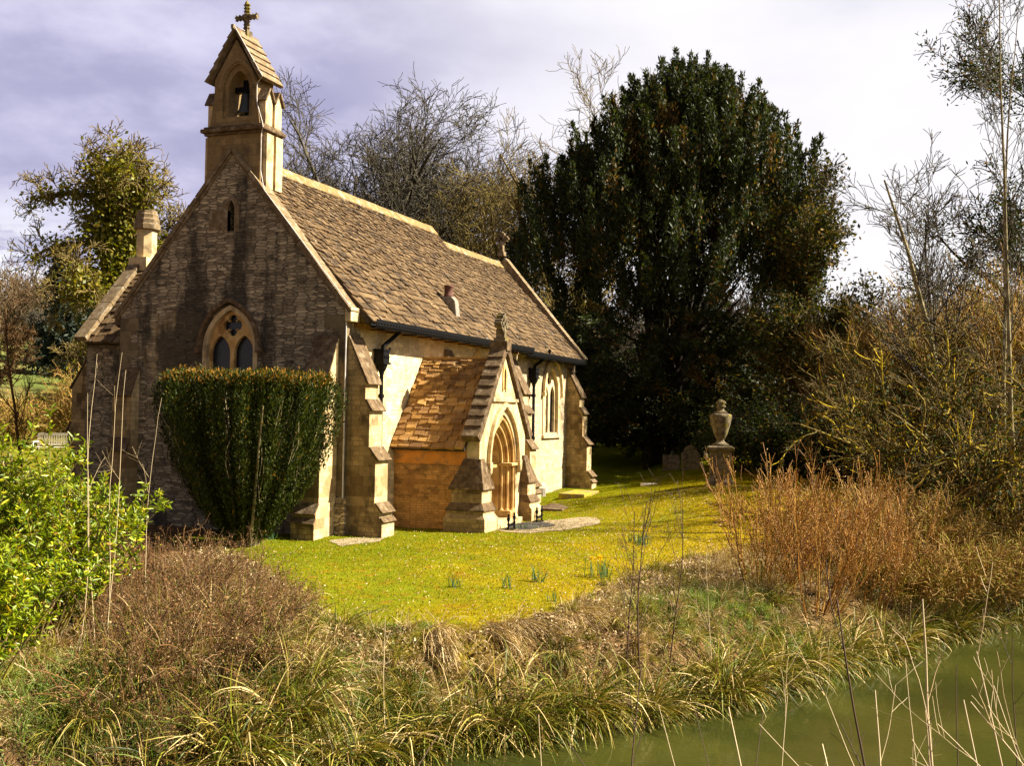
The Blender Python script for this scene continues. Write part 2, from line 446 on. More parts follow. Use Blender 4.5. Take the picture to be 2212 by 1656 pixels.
MAT['glass'] = plain('dark_leaded_glass', (.012, .015, .019), (.024, .028, .034), 14, .22, .15, .5)
MAT['glass2'] = plain('sky_lit_glass', (.035, .045, .06), (.06, .07, .085), 14, .15, .15, .6)
MAT['terracotta'] = plain('terracotta', (.14, .055, .034), (.09, .038, .026), 6, .8)
MAT['cement'] = plain('cement', (.26, .225, .18), (.17, .145, .11), 9, .9, .3)
MAT['lead'] = plain('pale_cable', (.55, .50, .46), (.40, .36, .33), 9, .6)
MAT['oak'] = plain('oak_door', (.14, .065, .02), (.09, .04, .014), 9, .6)
MAT['white_paint'] = plain('cream_paint', (.78, .72, .60), (.70, .62, .48), 9, .6)

# ---------------------------------------------------------------- terrain
SHORE = np.array([(-40, 11.5), (-20, -0.4), (-13.5, -4.2), (-10.12, -6.14), (-8.96, -6.98), (-7.91, -7.99), (-5.76, -9.44), (-2.99, -11.18), (-.52, -12.17), (3.32, -13.96), (5.4, -15.16), (11, -18.2), (22, -22.5), (45, -31), (90, -50)], float)
WATER = -1.70


def sstep(a, b, x): t = np.clip((x - a) / (b - a), 0, 1); return t * t * (3 - 2 * t)


def shore_d(x, y):
    x = np.asarray(x, float); y = np.asarray(y, float); best = np.full(x.shape, 1e9); sg = np.ones(x.shape)
    for (ax, ay), (bx, by) in zip(SHORE[:-1], SHORE[1:]):
        dx, dy = bx - ax, by - ay; L2 = dx * dx + dy * dy
        t = np.clip(((x - ax) * dx + (y - ay) * dy) / L2, 0, 1)
        q = np.hypot(x - ax - t * dx, y - ay - t * dy); cr = dx * (y - ay) - dy * (x - ax)
        sg = np.where(q < best, np.sign(cr), sg); best = np.minimum(best, q)
    return best * np.where(sg == 0, 1, sg)


def wob(x, y, s):  # cheap smooth noise
    return (np.sin(x * 1.3 * s + 1.7) * np.cos(y * 1.1 * s + .3) + .6 * np.sin(x * 2.3 * s - y * 1.9 * s + 2.1) + .4 * np.cos(x * 3.7 * s + y * 4.1 * s)) / 2


def hz(x, y):
    x = np.asarray(x, float); y = np.asarray(y, float); d = shore_d(x, y) + .18 * wob(x, y, 1.6)
    z = WATER - .7 * sstep(0, -1.3, d)
    z = z + 1.28 * sstep(-.15, 1.7, d) + .42 * sstep(1.4, 7.5, d)
    rise = .85 * sstep(0, 1, np.clip((x - 6) * .02, 0, 1) + np.clip(-y - 1, 0, 12) * .12 * sstep(3, 11, x)) * sstep(2.5, 8, d)
    far = .04 * np.clip(x - 18, 0, 30) * sstep(2, 9, d)
    north = 1.15 * sstep(8, 21, y) * sstep(-14, 2, x)
    u = x * .68 + y * .73; w = x * .73 - y * .68
    hill = 8.5 * sstep(44, 150, u) * sstep(30, -6, w) + 1.5 * sstep(60, 160, u)
    dn = -d - 8.2      # the near bank, across the water
    near = 2.7 * sstep(0, 4.2, dn)
    small = .035 * wob(x, y, 1.1) * sstep(.5, 3, d)
    return z + rise + far + north + hill * sstep(2, 20, d) + near + small + .12 * wob(x, y, 3.1) * sstep(0, .6, d) * sstep(3.5, 1.5, d)


def P3(x, y, dz=0.0): return (float(x), float(y), float(hz(x, y)) + dz)


def at(lat, D):
    """a point lat metres to the right of the view axis and D metres along it"""
    q = CAM + r0 * lat + np.array([math.cos(YAW), math.sin(YAW), 0]) * D
    return float(q[0]), float(q[1])


# lawn outline (world metres)
LAWN = np.array([(-2.4, 2.9), (-3.9, .6), (-5.4, -1.2), (-7.1, -3.2), (-8.0, -4.5), (-8.2, -5.8), (-7.2, -6.7), (-5.6, -7.2), (-2.9, -7.4), (.7, -8.0), (4, -9.2), (8, -11), (14, -13), (24, -13), (40, -10), (40, 6), (19, 3), (18.6, 0), (10, 1), (3, 2)], float)


def poly_d(x, y, poly):
    best = np.full(x.shape, 1e9); ins = np.zeros(x.shape, bool)
    for (ax, ay), (bx, by) in zip(poly, np.roll(poly, -1, 0)):
        dx, dy = bx - ax, by - ay; t = np.clip(((x - ax) * dx + (y - ay) * dy) / (dx * dx + dy * dy), 0, 1)
        best = np.minimum(best, np.hypot(x - ax - t * dx, y - ay - t * dy))
        c = ((ay > y) != (by > y)) & (x < (bx - ax) * (y - ay) / (by - ay + 1e-12) + ax); ins ^= c
    return np.where(ins, best, -best)


def axis(lo, hi, clo, chi, step, g=1.12):
    a = list(np.arange(clo, chi, step)); s = step
    while a[-1] < hi: s *= g; a.append(a[-1] + s)
    s = step
    while a[0] > lo: s *= g; a.insert(0, a[0] - s)
    return np.array(a)


gx = axis(-120, 900, -16, 24, .2); gy = axis(-500, 800, -19, 9, .2)
X, Y = np.meshgrid(gx, gy, indexing='ij'); Z = hz(X, Y)
nx, ny = X.shape; ii, jj = np.meshgrid(np.arange(nx - 1), np.arange(ny - 1), indexing='ij'); b = ii * ny + jj
gF = np.stack([b, b + ny, b + ny + 1, b + 1], -1).reshape(-1, 4)
lawn_a = np.maximum(sstep(-.6, .5, poly_d(X, Y, LAWN) + .35 * wob(X, Y, 2.2)), .75 * sstep(5.5, 8, Y) * sstep(-6, -2, X))
u_ = X * .68 + Y * .73
field_a = sstep(38, 48, u_)

m, t, p = mat('turf_and_litter')
v = nd(t, 'ShaderNodeNewGeometry').outputs['Position']
la = nd(t, 'ShaderNodeAttribute', attribute_name='lawn').outputs['Fac']; fa = nd(t, 'ShaderNodeAttribute', attribute_name='field').outputs['Fac']
wet = nd(t, 'ShaderNodeAttribute', attribute_name='wet').outputs['Fac']
sepw = nd(t, 'ShaderNodeSeparateXYZ', {0: v})
n_a = noise(t, v, .55, 5, .6); n_b = noise(t, v, 4.0, 6, .65); n_c = noise(t, v, 30, 5, .6)
mossy = maprange(t, math_(t, 'ADD', math_(t, 'MULTIPLY', sepw.outputs[1], .075), n_a), -.32, .42)   # the moss takes over towards the water
turf = mix(t, mossy, (.26, .175, .006), (.125, .14, .007))
turf = mix(t, maprange(t, n_b, .52, .70), turf, (.22, .12, .01))
turf = mix(t, math_(t, 'MULTIPLY', maprange(t, n_b, .42, .30), .6), turf, (.08, .135, .006))
turf = mix(t, 1.0, turf, mix(t, n_c, (.40, .40, .36), (1.5, 1.5, 1.5)), 'MULTIPLY')
turf = mix(t, 1.0, turf, mix(t, noise(t, v, 1.6, 4), (.6, .6, .6), (1.35, 1.35, 1.35)), 'MULTIPLY')
lit = mix(t, maprange(t, n_b, .4, .6), (.15, .085, .036), (.055, .035, .016)); lit = mix(t, maprange(t, n_c, .52, .7), lit, (.30, .20, .10))
g = mix(t, la, lit, turf)
fieldc = mix(t, maprange(t, noise(t, v, .05, 3), .4, .6), (.10, .12, .03), (.17, .145, .05))
g = mix(t, fa, g, fieldc); g = mix(t, wet, g, (.035, .024, .012))
t.links.new(g, p.inputs['Base Color']); p.inputs['Roughness'].default_value = 1.0; p.inputs['Specular IOR Level'].default_value = .0
bp = nd(t, 'ShaderNodeBump', {'Strength': .6, 'Distance': .04, 'Height': math_(t, 'ADD', n_c, n_b)}); t.links.new(bp.outputs[0], p.inputs['Normal'])
ground = mesh_np('ground', np.stack([X, Y, Z], -1), [gF], m, None, True, attrs={'lawn': lawn_a.ravel(), 'field': field_a.ravel(), 'wet': sstep(-1.35, -1.62, Z).ravel()})
ground['kind'] = 'structure'

m, t, p = mat('murky_water')
v = nd(t, 'ShaderNodeNewGeometry').outputs['Position']
wc = mix(t, maprange(t, noise(t, v, .35, 4), .35, .65), (.020, .024, .005), (.036, .038, .007))
t.links.new(wc, p.inputs['Base Color']); p.inputs['Roughness'].default_value = .04; p.inputs['IOR'].default_value = 1.33; p.inputs['Specular IOR Level'].default_value = .5
bp = nd(t, 'ShaderNodeBump', {'Strength': .16, 'Distance': .03, 'Height': math_(t, 'ADD', noise(t, v, 3, 3), math_(t, 'MULTIPLY', noise(t, v, 14, 3), .4))}); t.links.new(bp.outputs[0], p.inputs['Normal'])
gx2 = np.array([-70., 110.]); wv = [(-70, -70, WATER), (110, -70, WATER), (110, 40, WATER), (-70, 40, WATER)]
# water sheet follows the channel only
mid = SHORE; nrm = np.stack([-(np.gradient(mid[:, 1])), np.gradient(mid[:, 0])], -1); nrm /= np.linalg.norm(nrm, axis=1)[:, None]
Lb = mid + nrm * 1.2; Rb = mid - nrm * 10.2
wv = np.concatenate([np.c_[Lb, np.full(len(mid), WATER)], np.c_[Rb, np.full(len(mid), WATER)]])
k = np.arange(len(mid) - 1); n_ = len(mid)
o = mesh_np('water', wv, [np.stack([k, k + n_, k + n_ + 1, k + 1], -1)], m); o['kind'] = 'structure'

# ================================================================ CHURCH
church = thing('church', 'small stone church with steep stone-slated roof, bellcote and gabled porch', 'church', (0, 0, 0))
fW = lambda u, v, d: (d, u, v)      # plane across the building (u = y)
fS = lambda u, v, d: (u, d, v)      # plane along the building (u = x)
CY = 3.3
# --- west gable wall
WC = 3.24
w_hole = arch(WC, .70, 4.45, 1.02, 10, 3.0)
slit = arch(3.30, .10, 8.0, .22, 4, 7.42)
mb = MB()
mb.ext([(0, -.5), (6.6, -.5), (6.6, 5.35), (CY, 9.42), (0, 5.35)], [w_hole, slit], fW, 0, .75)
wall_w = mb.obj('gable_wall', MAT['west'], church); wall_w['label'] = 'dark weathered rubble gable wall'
mb = MB()   # plinth course of the west wall
mb.ext([(-.12, -.5), (6.7, -.5), (6.7, .78), (-.12, .78)], [], fW, -.10, -.004); mb.ext([(-.12, .78), (6.7, .78), (6.7, .90), (-.12, .90)], [], fW, -.05, -.004, 0)
mb.obj('plinth', MAT['west'], church)
mb = MB(); mb.ext(horseshoe(WC, .68, .80, 4.45, .99, 1.12, 3.0), [], fW, -.02, .22); mb.obj('window_surround', MAT['dressed'], wall_w)
mb = MB(); mb.ext(arch(WC, .90, 4.52, 1.22, 10) + arch(WC, .81, 4.52, 1.12, 10)[::-1], [], fW, -.13, -.012); mb.box(-.13, -.012, WC + .80, WC + .97, 4.38, 4.52); mb.box(-.13, -.012, WC - .97, WC - .80, 4.38, 4.52)
mb.obj('hood_mould', MAT['cap'], wall_w)
win = MB(); win.ext(arch(WC, .695, 4.45, 1.01, 10, 3.0), [arch(WC + .345, .285, 4.36, .46, 8, 3.05), arch(WC - .345, .285, 4.36, .46, 8, 3.05), quatre(WC, 5.07, .275)], fW, .10, .20)
win = win.obj('window', MAT['golden'], church)
mb = MB(); mb.ext(arch(WC, .69, 4.45, 1.0, 10, 3.0), [], fW, .23, .26); mb.obj('glass', MAT['glass'], win)
mb = MB()
for k in range(3): mb.box(.2, .235, 3.18, 3.42, 7.5 + k * .13, 7.52 + k * .13)
for k in range(1): mb.ext(arch(3.3, .16, 8.0, .3, 5, 7.36), [], fW, .26, .30)
sw = mb.obj('window', MAT['glass'], church)
mb = MB(); mb.ext(horseshoe(3.3, .10, .24, 7.95, .26, .36, 7.40), [], fW, -.012, .12); mb.ext([(3.45, 7.45), (3.95, 7.45), (3.95, 7.95), (3.45, 7.95)], [], fW, -.010, .08)
mb.obj('window_surround', MAT['cope'], sw)
# quoins at the corners of the gable wall (large dark blocks)
QM = stone('dark_quoin', (.19, .145, .08), (.11, .085, .05), (.1, .08, .05), .6, .33, .004, stain=[((.03, .026, .02), (1.5, 1.5, .8), .5, .64, .8)], bump=.35, rubble=False, dist=.004)
for yq, sg in ((6.605, -1), (-.004, 1)):
    mb = MB()
    for k in range(13):
        z0 = 1.0 + k * .33; w = .34 if k % 2 else .58; ya, yb = sorted((yq, yq + sg * w))
        mb.ext([(ya, z0), (yb, z0), (yb, z0 + .33), (ya, z0 + .33)], [], fW, -.012 - .003 * (k % 2), .3)
    mb.obj('quoins', QM, wall_w)


def gable_line(y0, z0, y1, z1, t0, t1):
    """slab along a line in the gable plane between offsets t0 and t1"""
    d = np.array([y1 - y0, z1 - z0]); d /= np.linalg.norm(d); n = np.array([-d[1], d[0]]); n = n if n[1] > 0 else -n
    A = np.array([y0, z0]); B = np.array([y1, z1])
    return [tuple(A + n * t0), tuple(B + n * t0), tuple(B + n * t1), tuple(A + n * t1)]


def lap_line(y0, z0, y1, z1, t0, ta, tb):
    q = gable_line(y0, z0, y1, z1, t0, tb); w = gable_line(y0, z0, y1, z1, t0, ta); return [q[0], q[1], q[2], w[3]]


# --- gable coping of the west front (a run of stones, jointed)
mb = MB()
for sgn in (-1, 1):
    N = 7; a = np.array([CY + sgn * 3.42, 5.30]); e = np.array([CY, 9.44])
    for k in range(N):
        q0 = a + (e - a) * (k / N + .0015); q1 = a + (e - a) * ((k + 1) / N - .0015)
        mb.ext(gable_line(*q0, *q1, 0.0, .10), [], fW, -.07 - .006 * (k % 2), .40)
        mb.ext(gable_line(*q0, *q1, -.07, -.002), [], fW, -.035, .30)
mb.obj('gable_coping', MAT['cope'], church, bevel=.012)
mb = MB(); mb.box(-.06, .40, -.17, -.005, 5.12, 5.46); mb.obj('kneeler', MAT['dressed'], church, bevel=.015); mb = MB(); mb.box(-.03, .40, 6.62, 6.77, 5.12, 5.42); mb.obj('kneeler', MAT['cap'], church, bevel=.015)

# --- nave and chancel walls
BW = arch(8.3, .42, 4.05, .72, 8, 2.4)
mb = MB(); mb.ext([(.752, -.5), (11.9, -.5), (11.9, 5.32), (.752, 5.32)], [BW], fS, 0.0, .7)
ns = mb.obj('nave_wall', MAT['south'], church); ns['label'] = 'sunlit cream rubble wall'
mb = MB(); mb.ext([(.42, 5.0), (11.9, 5.0), (11.9, 5.14), (.42, 5.14)], [], fS, -.03, -.004); mb.obj('eaves_course', MAT['porch'], ns)
mb = MB(); mb.ext(horseshoe(8.3, .42, .60, 4.05, .72, .92, 2.35), [], fS, -.03, .15); mb.ext(horseshoe(8.3, .30, .43, 4.0, .55, .73, 2.4), [], fS, .10, .25)
wn = mb.obj('window', MAT['golden'], church)
mb = MB(); mb.ext(arch(8.3, .42, 4.05, .72, 8, 2.4), [], fS, .28, .31); mb.obj('glass', MAT['glass'], wn)
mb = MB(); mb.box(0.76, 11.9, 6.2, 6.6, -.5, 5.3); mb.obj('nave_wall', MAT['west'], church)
CW = arch(16.0, .80, 3.75, 1.02, 10, 2.3)
mb = MB(); mb.ext([(11.9, -.5), (18.5, -.5), (18.5, 5.2), (11.9, 5.2)], [CW], fS, .15, .75)
cs = mb.obj('chancel_wall', MAT['chancel'], church)
mb = MB(); mb.ext([(.15, -.5), (6.45, -.5), (6.45, 5.2), (CY, 9.1), (.15, 5.2)], [], fW, 18.505, 18.9); mb.box(11.9, 18.5, 6.0, 6.4, -.5, 5.2)
mb.obj('chancel_wall', MAT['chancel'], church)
mb = MB(); mb.ext(horseshoe(16.0, .74, 1.02, 3.75, .95, 1.28, 2.2), [], fS, .115, .30)
mb.ext(arch(16, .80, 3.75, 1.02, 10, 2.22), [arch(16.37, .27, 3.62, .42, 8, 2.3), arch(15.63, .27, 3.62, .42, 8, 2.3), circ(16, 4.27, .24, 16)], fS, .24, .34)
mb.box(14.95, 17.05, .06, .145, 2.1, 2.2)
cw = mb.obj('window', MAT['dressed'], church)
mb = MB(); mb.ext(arch(16, .78, 3.75, 1.0, 10, 2.25), [], fS, .38, .41); mb.obj('glass', MAT['glass2'], cw)
mb = MB(); mb.ext(arch(16, 1.12, 3.82, 1.34, 10) + arch(16, 1.0, 3.82, 1.2, 10)[::-1], [], fS, .02, .11)
for q in (14.93, 17.07): mb.tube([(q, .01, 3.72), (q, .14, 3.72)], .09, 8)
mb.obj('hood_mould', MAT['dressed'], cw)


# --- stone-slate roofs
def slates(mb, O, U, Vv, Nn, width, length, e0=.215, e1=.105, w0=(.15, .36), w1=(.09, .21), th=.056, mi=0):
    O, U, Vv, Nn = map(np.array, (O, U, Vv, Nn)); s = -.03; i = 0
    while s < length - .02:
        f = s / length; ex = e0 + (e1 - e0) * f; x = rng.uniform(-.2, 0)
        lo, hi = w0[0] + (w1[0] - w0[0]) * f, w0[1] + (w1[1] - w0[1]) * f
        while x < width:
            w = rng.uniform(lo, hi); a, b_ = max(x, 0), min(x + w, width)
            if b_ - a > .04:
                tk = th * rng.uniform(.6, 1.35); j = rng.uniform(-.03, .03, 4); lift = rng.uniform(0, .012); ov = min(ex * 1.35, length - s)
                bt = [O + U * (a + .004) + Vv * (s + j[0]) + Nn * lift, O + U * (b_ - .004) + Vv * (s + j[1]) + Nn * (lift + rng.uniform(0, .008)),
                      O + U * (b_ - .004) + Vv * (s + ov) - Nn * .012, O + U * (a + .004) + Vv * (s + ov) - Nn * .012]
                tp = [q + Nn * (tk if n < 2 else tk * .8) for n, q in enumerate(bt)]
                ins = [U * rng.uniform(0, .02) + Vv * rng.uniform(0, .02), -U * rng.uniform(0, .02) + Vv * rng.uniform(0, .02), 0 * U, 0 * U]
                tp = [q + d for q, d in zip(tp, ins)]
                mb.add(bt + tp, [(0, 3, 2, 1), (4, 5, 6, 7), (0, 1, 5, 4), (1, 2, 6, 5), (3, 0, 4, 7)], mi)
            x += w
        s += ex * rng.uniform(.94, 1.06); i += 1


def roof(name, x0, x1, ye, ze, yr, zr, mats, under=.05, both=True, swap=False, **kw):
    """pitched roof running along x (or along y when swap)"""
    mb = MB(); L = math.hypot(yr - ye, zr - ze); w = x1 - x0
    for sg in ((1, -1) if both else (1,)):
        e = np.array([0, ye if sg > 0 else 2 * yr - ye, ze]); U = np.array([1., 0, 0]); Vv = np.array([0, sg * (yr - ye) / L, (zr - ze) / L]); Nn = np.array([0, -sg * (zr - ze) / L, abs(yr - ye) / L])
        O = e + U * x0
        q = [O, O + U * w, O + U * w + Vv * L, O + Vv * L]
        if swap: tr = lambda p_: np.array([p_[1], p_[0], p_[2]])
        else: tr = lambda p_: p_
        mb.add([tr(p_) for p_ in q] + [tr(p_ - Nn * under * 2) for p_ in q], [(0, 1, 2, 3), (7, 6, 5, 4), (0, 4, 5, 1), (1, 5, 6, 2), (3, 2, 6, 7), (0, 3, 7, 4)], 1)
        slates(mb, tr(O + Nn * .012), tr(U), tr(Vv), tr(Nn), w, L, **kw)
    return mb.obj(name, mats, church)


RS = [MAT['slate'], MAT['under']]
nr = roof('nave_roof', .36, 11.95, -.46, 5.14, CY, 9.36, RS)
cr_ = roof('chancel_roof', 11.97, 18.55, -.30, 5.06, CY, 9.0, RS)


def ridge(name, x0, x1, zr, parent, dn=.34, slope=1.13):
    mb = MB(); n = int((x1 - x0) / .55); xs = np.linspace(x0, x1, n + 1)
    for a, c in zip(xs[:-1], xs[1:]):
        k = rng.uniform(-.008, .008); w = dn * .66; h = w * slope
        mb.ext([(CY, zr + .14 + k), (CY + w, zr + .14 - h + k), (CY + w - .03, zr + .07 - h + k), (CY, zr + .06 + k), (CY - w + .03, zr + .07 - h + k), (CY - w, zr + .14 - h + k)], [], fW, a + .003, c - .003)
    return mb.obj(name, MAT['ridge'], parent, bevel=.01)


ridge('ridge_stones', .95, 11.9, 9.36, nr, .40); ridge('ridge_stones', 11.98, 18.5, 9.0, cr_, .36)
# east gable coping and cross
mb = MB()
for sgn in (-1, 1):
    a = np.array([CY + sgn * 3.45, 4.98]); e = np.array([CY, 9.1]); N = 6
    for k in range(N):
        q0 = a + (e - a) * (k / N + .002); q1 = a + (e - a) * ((k + 1) / N - .002)
        mb.ext(gable_line(*q0, *q1, -.05, .30), [], fW, 18.52, 18.95)
mb.obj('gable_coping', MAT['cope'], church, bevel=.012)


def ring_cross(mb, c, ax, h, w, t):
    """stone cross with trefoil ends and a ring; ax = unit vector of the arms"""
    c = np.array(c, float); ax = np.array(ax, float); dn = np.cross(ax, [0, 0, 1.0])
    f = lambda u, v_, d: tuple(c + ax * u + np.array([0, 0, v_]) + dn * d)
    cz = h * .68; a = w * .16
    mb.ext([(-a, 0), (a, 0), (a * .8, cz - w * .3), (-a * .8, cz - w * .3)], [], f, -t / 2, t / 2)
    mb.ext([(-a * 1.7, -.02), (a * 1.7, -.02), (a * 1.4, h * .16), (-a * 1.4, h * .16)], [], f, -t * .7, t * .7)
    mb.ext(circ(0, cz, w * .36, 18), [circ(0, cz, w * .25, 18)], f, -t * .35, t * .35)
    for ang in range(4):
        ca, sa = math.cos(ang * math.pi / 2), math.sin(ang * math.pi / 2)
        rot = lambda p_: (p_[0] * ca - p_[1] * sa, cz + p_[0] * sa + p_[1] * ca)
        mb.ext([rot(p_) for p_ in [(0, -a * .55), (w * .32, -a * .55), (w * .32, a * .55), (0, a * .55)]], [], f, -t * .45, t * .45)
        for q in ((.36, -.13), (.46, 0), (.36, .13)):
            cc = rot((w * q[0], w * q[1])); mb.ext([(cc[0] + w * .095 * math.cos(i * .785), cc[1] + w * .095 * math.sin(i * .785)) for i in range(8)], [], f, -t * .4 - q[0] * .01, t * .4 + q[0] * .01)


mb = MB(); ring_cross(mb, (18.74, CY, 9.42), (0, 1, 0), 1.0, .55, .2); mb.obj('finial_cross', MAT['cope'], church)

# --- bellcote
mb = MB(); y0, y1 = 2.51, 4.09
mb.box(.03, .87, y0, y1, 8.2, 9.88)
bl = mb.obj('bellcote', MAT['bell_stone'], church, bevel=.015)
mb = MB()
for k, (e, a, b_) in enumerate(((.06, 9.86, 9.93), (.13, 9.93, 10.03), (.07, 10.03, 10.09))): mb.box(.03 - e, .87 + e, y0 - e, y1 + e, a, b_ - .002)
mb.obj('string_course', MAT['cap'], bl, bevel=.02)
mb = MB()     # upper stage with pierced arch, sloping in from the string course
mb.ext([(2.56, 10.09), (4.04, 10.09), (3.97, 10.55), (3.92, 10.75), (3.92, 11.28), (CY, 12.28), (2.68, 11.28), (2.68, 10.75), (2.63, 10.55)], [arch(3.24, .31, 11.0, .50, 8, 10.34)], fW, .12, .80)
mb.ext([(2.56, 10.09), (4.04, 10.09), (3.97, 10.55), (3.92, 10.75), (3.92, 11.28), (CY, 12.28), (2.68, 11.28), (2.68, 10.75), (2.63, 10.55)], [arch(3.24, .44, 11.0, .66, 8, 10.30)], fW, .05, .1195)
mb.obj('belfry', MAT['bell_stone'], bl, bevel=.01)
mb = MB(); mb.ext(arch(3.24, .56, 11.02, .78, 9) + arch(3.24, .47, 11.02, .69, 9)[::-1], [], fW, .02, .049); mb.obj('hood_mould', MAT['bell_stone'], bl)
# its gabled stone roof: courses of slab
mb = MB()
for sg in (1, -1):
    N = 6; a = np.array([CY - sg * .765, 11.19]); e = np.array([CY, 12.46])
    for k in range(N):
        q0 = a + (e - a) * (k / N); q1 = a + (e - a) * ((k + 1.06) / N)
        mb.ext(lap_line(*q0, *q1, .0 + .003 * k, .105, .065), [], fW, -.07 + .002 * k, .93 - .002 * k)
mb.box(-.12, .96, CY - .05, CY + .05, 12.47, 12.55); mb.box(-.15, -.05, CY - .04, CY + .04, 12.50, 12.60)
mb.obj('belfry_roof', MAT['cope'], bl, bevel=.01)
# gabled half-shafts on both flanks
for sg in (1, -1):
    yy = y0 if sg > 0 else y1
    for xa in (.13, .55):
        mb = MB(); f2 = lambda u, v_, d: (u, yy - sg * d, v_)
        mb.box(xa, xa + .30, *sorted((yy - sg * .005, yy - sg * .12)), 8.5, 9.855)
        mb.ext([(xa, 10.095), (xa + .30, 10.095), (xa + .30, 10.72), (xa + .15, 11.0), (xa, 10.72)], [], f2, -.20, .06)
        mb.obj('shaft', MAT['dressed'], bl)
        mb = MB()
        for q in (0, 1):
            A = (xa - .04, 10.66) if q == 0 else (xa + .34, 10.66); mb.ext(gable_line(*A, xa + .15, 11.0, .004, .05), [], f2, -.22, .12)
        mb.obj('shaft_gablet', MAT['cap'], bl)
# bell and headstock
mb = MB(); mb.lathe([(.02, .56), (.10, .54), (.13, .48), (.15, .30), (.18, .14), (.24, .03), (.245, 0), (.20, .0), (.10, .2)], (.46, 3.24, 10.46), 20); mb.obj('bell', MAT['bronze'], bl, True)
mb = MB(); mb.box(.38, .54, 2.95, 3.53, 11.02, 11.16); mb.box(.42, .50, 3.16, 3.32, 11.158, 11.34); mb.obj('headstock', MAT['iron'], bl); mb = MB(); mb.tube([(.46, 3.24, 10.6), (.46, 3.24, 10.40)], .035, 6); mb.obj('clapper', MAT['iron'], bl)
# crocketed cross
mb = MB()
mb.box(.36, .60, CY - .10, CY + .10, 12.40, 12.62); mb.ext([(CY - .055, 12.62), (CY + .055, 12.62), (CY + .045, 13.30), (CY, 13.40), (CY - .045, 13.30)], [], fW, .43, .53)
mb.box(.435, .525, CY - .31, CY + .31, 12.93, 13.02)
for k in range(8):
    z = 12.68 + k * .085
    for q in (-1, 1):
        mb.box(.445, .515, CY + q * .055 - .028, CY + q * .055 + .028, z, z + .035, 0, .006); mb.box(.40, .56, CY - .02, CY + .02, z + .02, z + .05, 0, .004)
for k in range(7):
    yy = CY - .30 + k * .1
    mb.box(.44, .52, yy - .02, yy + .02, 12.90, 13.052, 0, .006); mb.box(.41, .55, yy - .02, yy + .02, 12.955, 12.995, 0, .004)
mb.tube([(.48, CY, 13.38), (.48, CY, 13.55)], .008, 5)
mb.obj('finial_cross', MAT['moss_stone'], bl, bevel=.008)
# lightning conductor
mb = MB()
mb.tube([(-.085, -.17, 5.46), (-.09, CY - 1.0, 8.39), (.0, 2.47, 8.9), (.0, 2.47, 9.84), (-.10, 2.36, 9.95), (.0, 2.46, 10.12), (.03, 2.64, 10.6), (.03, 2.65, 11.1), (-.06, 2.44, 11.23), (-.085, CY - .02, 12.57), (.3, CY - .06, 12.57)], .013, 6)
mb.tube([(-.03, -.03, 5.10), (-.03, -.03, .05)], .020, 6)
mb.obj('lightning_conductor', MAT['lead'], church)


# --- buttresses
def buttress(parent, base, out, w, prof, mats=(0, 0), caps=()):
    """prof: (distance out, height) from the ground up to the wall; extruded over the width w"""
    base = np.array(base, float); o_ = np.array(out, float); s_ = np.array([-o_[1], o_[0], 0])
    f = lambda u, v_, d: tuple(base + o_ * u + s_ * d + np.array([0, 0, v_]))
    mb = MB(); poly = [(.002, prof[0][1])] + list(prof[:-1]) + [(.002, prof[-1][1])]
    mb.ext(poly, [], f, -w / 2, w / 2)
    ob = mb.obj('buttress', [MAT['ashlar'], MAT['ashlar_shade']], parent, bevel=.012)
    for p_ in ob.data.polygons: p_.material_index = 1 if p_.normal.x < -.5 else 0  # west-facing faces take the ashlar with shade in its colour
    for (p0, p1, n, ov) in caps:       # weathered slabs lying on each slope, lapping
        mb = MB(); p0 = np.array(p0); p1 = np.array(p1)
        for k in range(n):
            q0 = p0 + (p1 - p0) * (k / n) - (p1 - p0) / np.linalg.norm(p1 - p0) * (.05 if k == 0 else .02); q1 = p0 + (p1 - p0) * ((k + 1) / n)
            mb.ext(gable_line(*q0, *q1, .004 + .003 * k, .042), [], f, -w / 2 - ov, w / 2 + ov)
        mb.obj('weathering', MAT['cap'], ob, bevel=.008)
    return ob


PF = [(1.0, -.5), (1.0, .38), (.93, .46), (.93, .62), (.80, .80), (.80, 1.84), (.62, 2.12), (.62, 3.02), (.50, 3.26), (.50, 3.66), (.0, 4.78)]
CAPS = [((1.0, .38), (.93, .46), 1, .012), ((.97, .60), (.80, .80), 1, .02), ((.84, 1.84), (.62, 2.12), 1, .025), ((.66, 3.02), (.50, 3.26), 1, .025), ((.54, 3.66), (.0, 4.78), 4, .02)]
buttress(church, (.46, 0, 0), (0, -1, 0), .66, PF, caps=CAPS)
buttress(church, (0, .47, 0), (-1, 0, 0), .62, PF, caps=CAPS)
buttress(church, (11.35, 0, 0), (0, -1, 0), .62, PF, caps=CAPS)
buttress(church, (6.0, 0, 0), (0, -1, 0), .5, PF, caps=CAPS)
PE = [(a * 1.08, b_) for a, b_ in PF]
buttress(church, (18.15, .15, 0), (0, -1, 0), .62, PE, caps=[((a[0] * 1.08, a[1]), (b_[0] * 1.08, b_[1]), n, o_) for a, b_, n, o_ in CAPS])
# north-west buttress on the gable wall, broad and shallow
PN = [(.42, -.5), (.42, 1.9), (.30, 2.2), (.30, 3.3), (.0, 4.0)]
buttress(church, (0, 6.25, 0), (-1, 0, 0), .6, PN, caps=[((.46, 1.9), (.30, 2.2), 1, .02), ((.34, 3.3), (0, 4.0), 2, .02)])['label'] = 'shallow dark buttress beside the vestry'

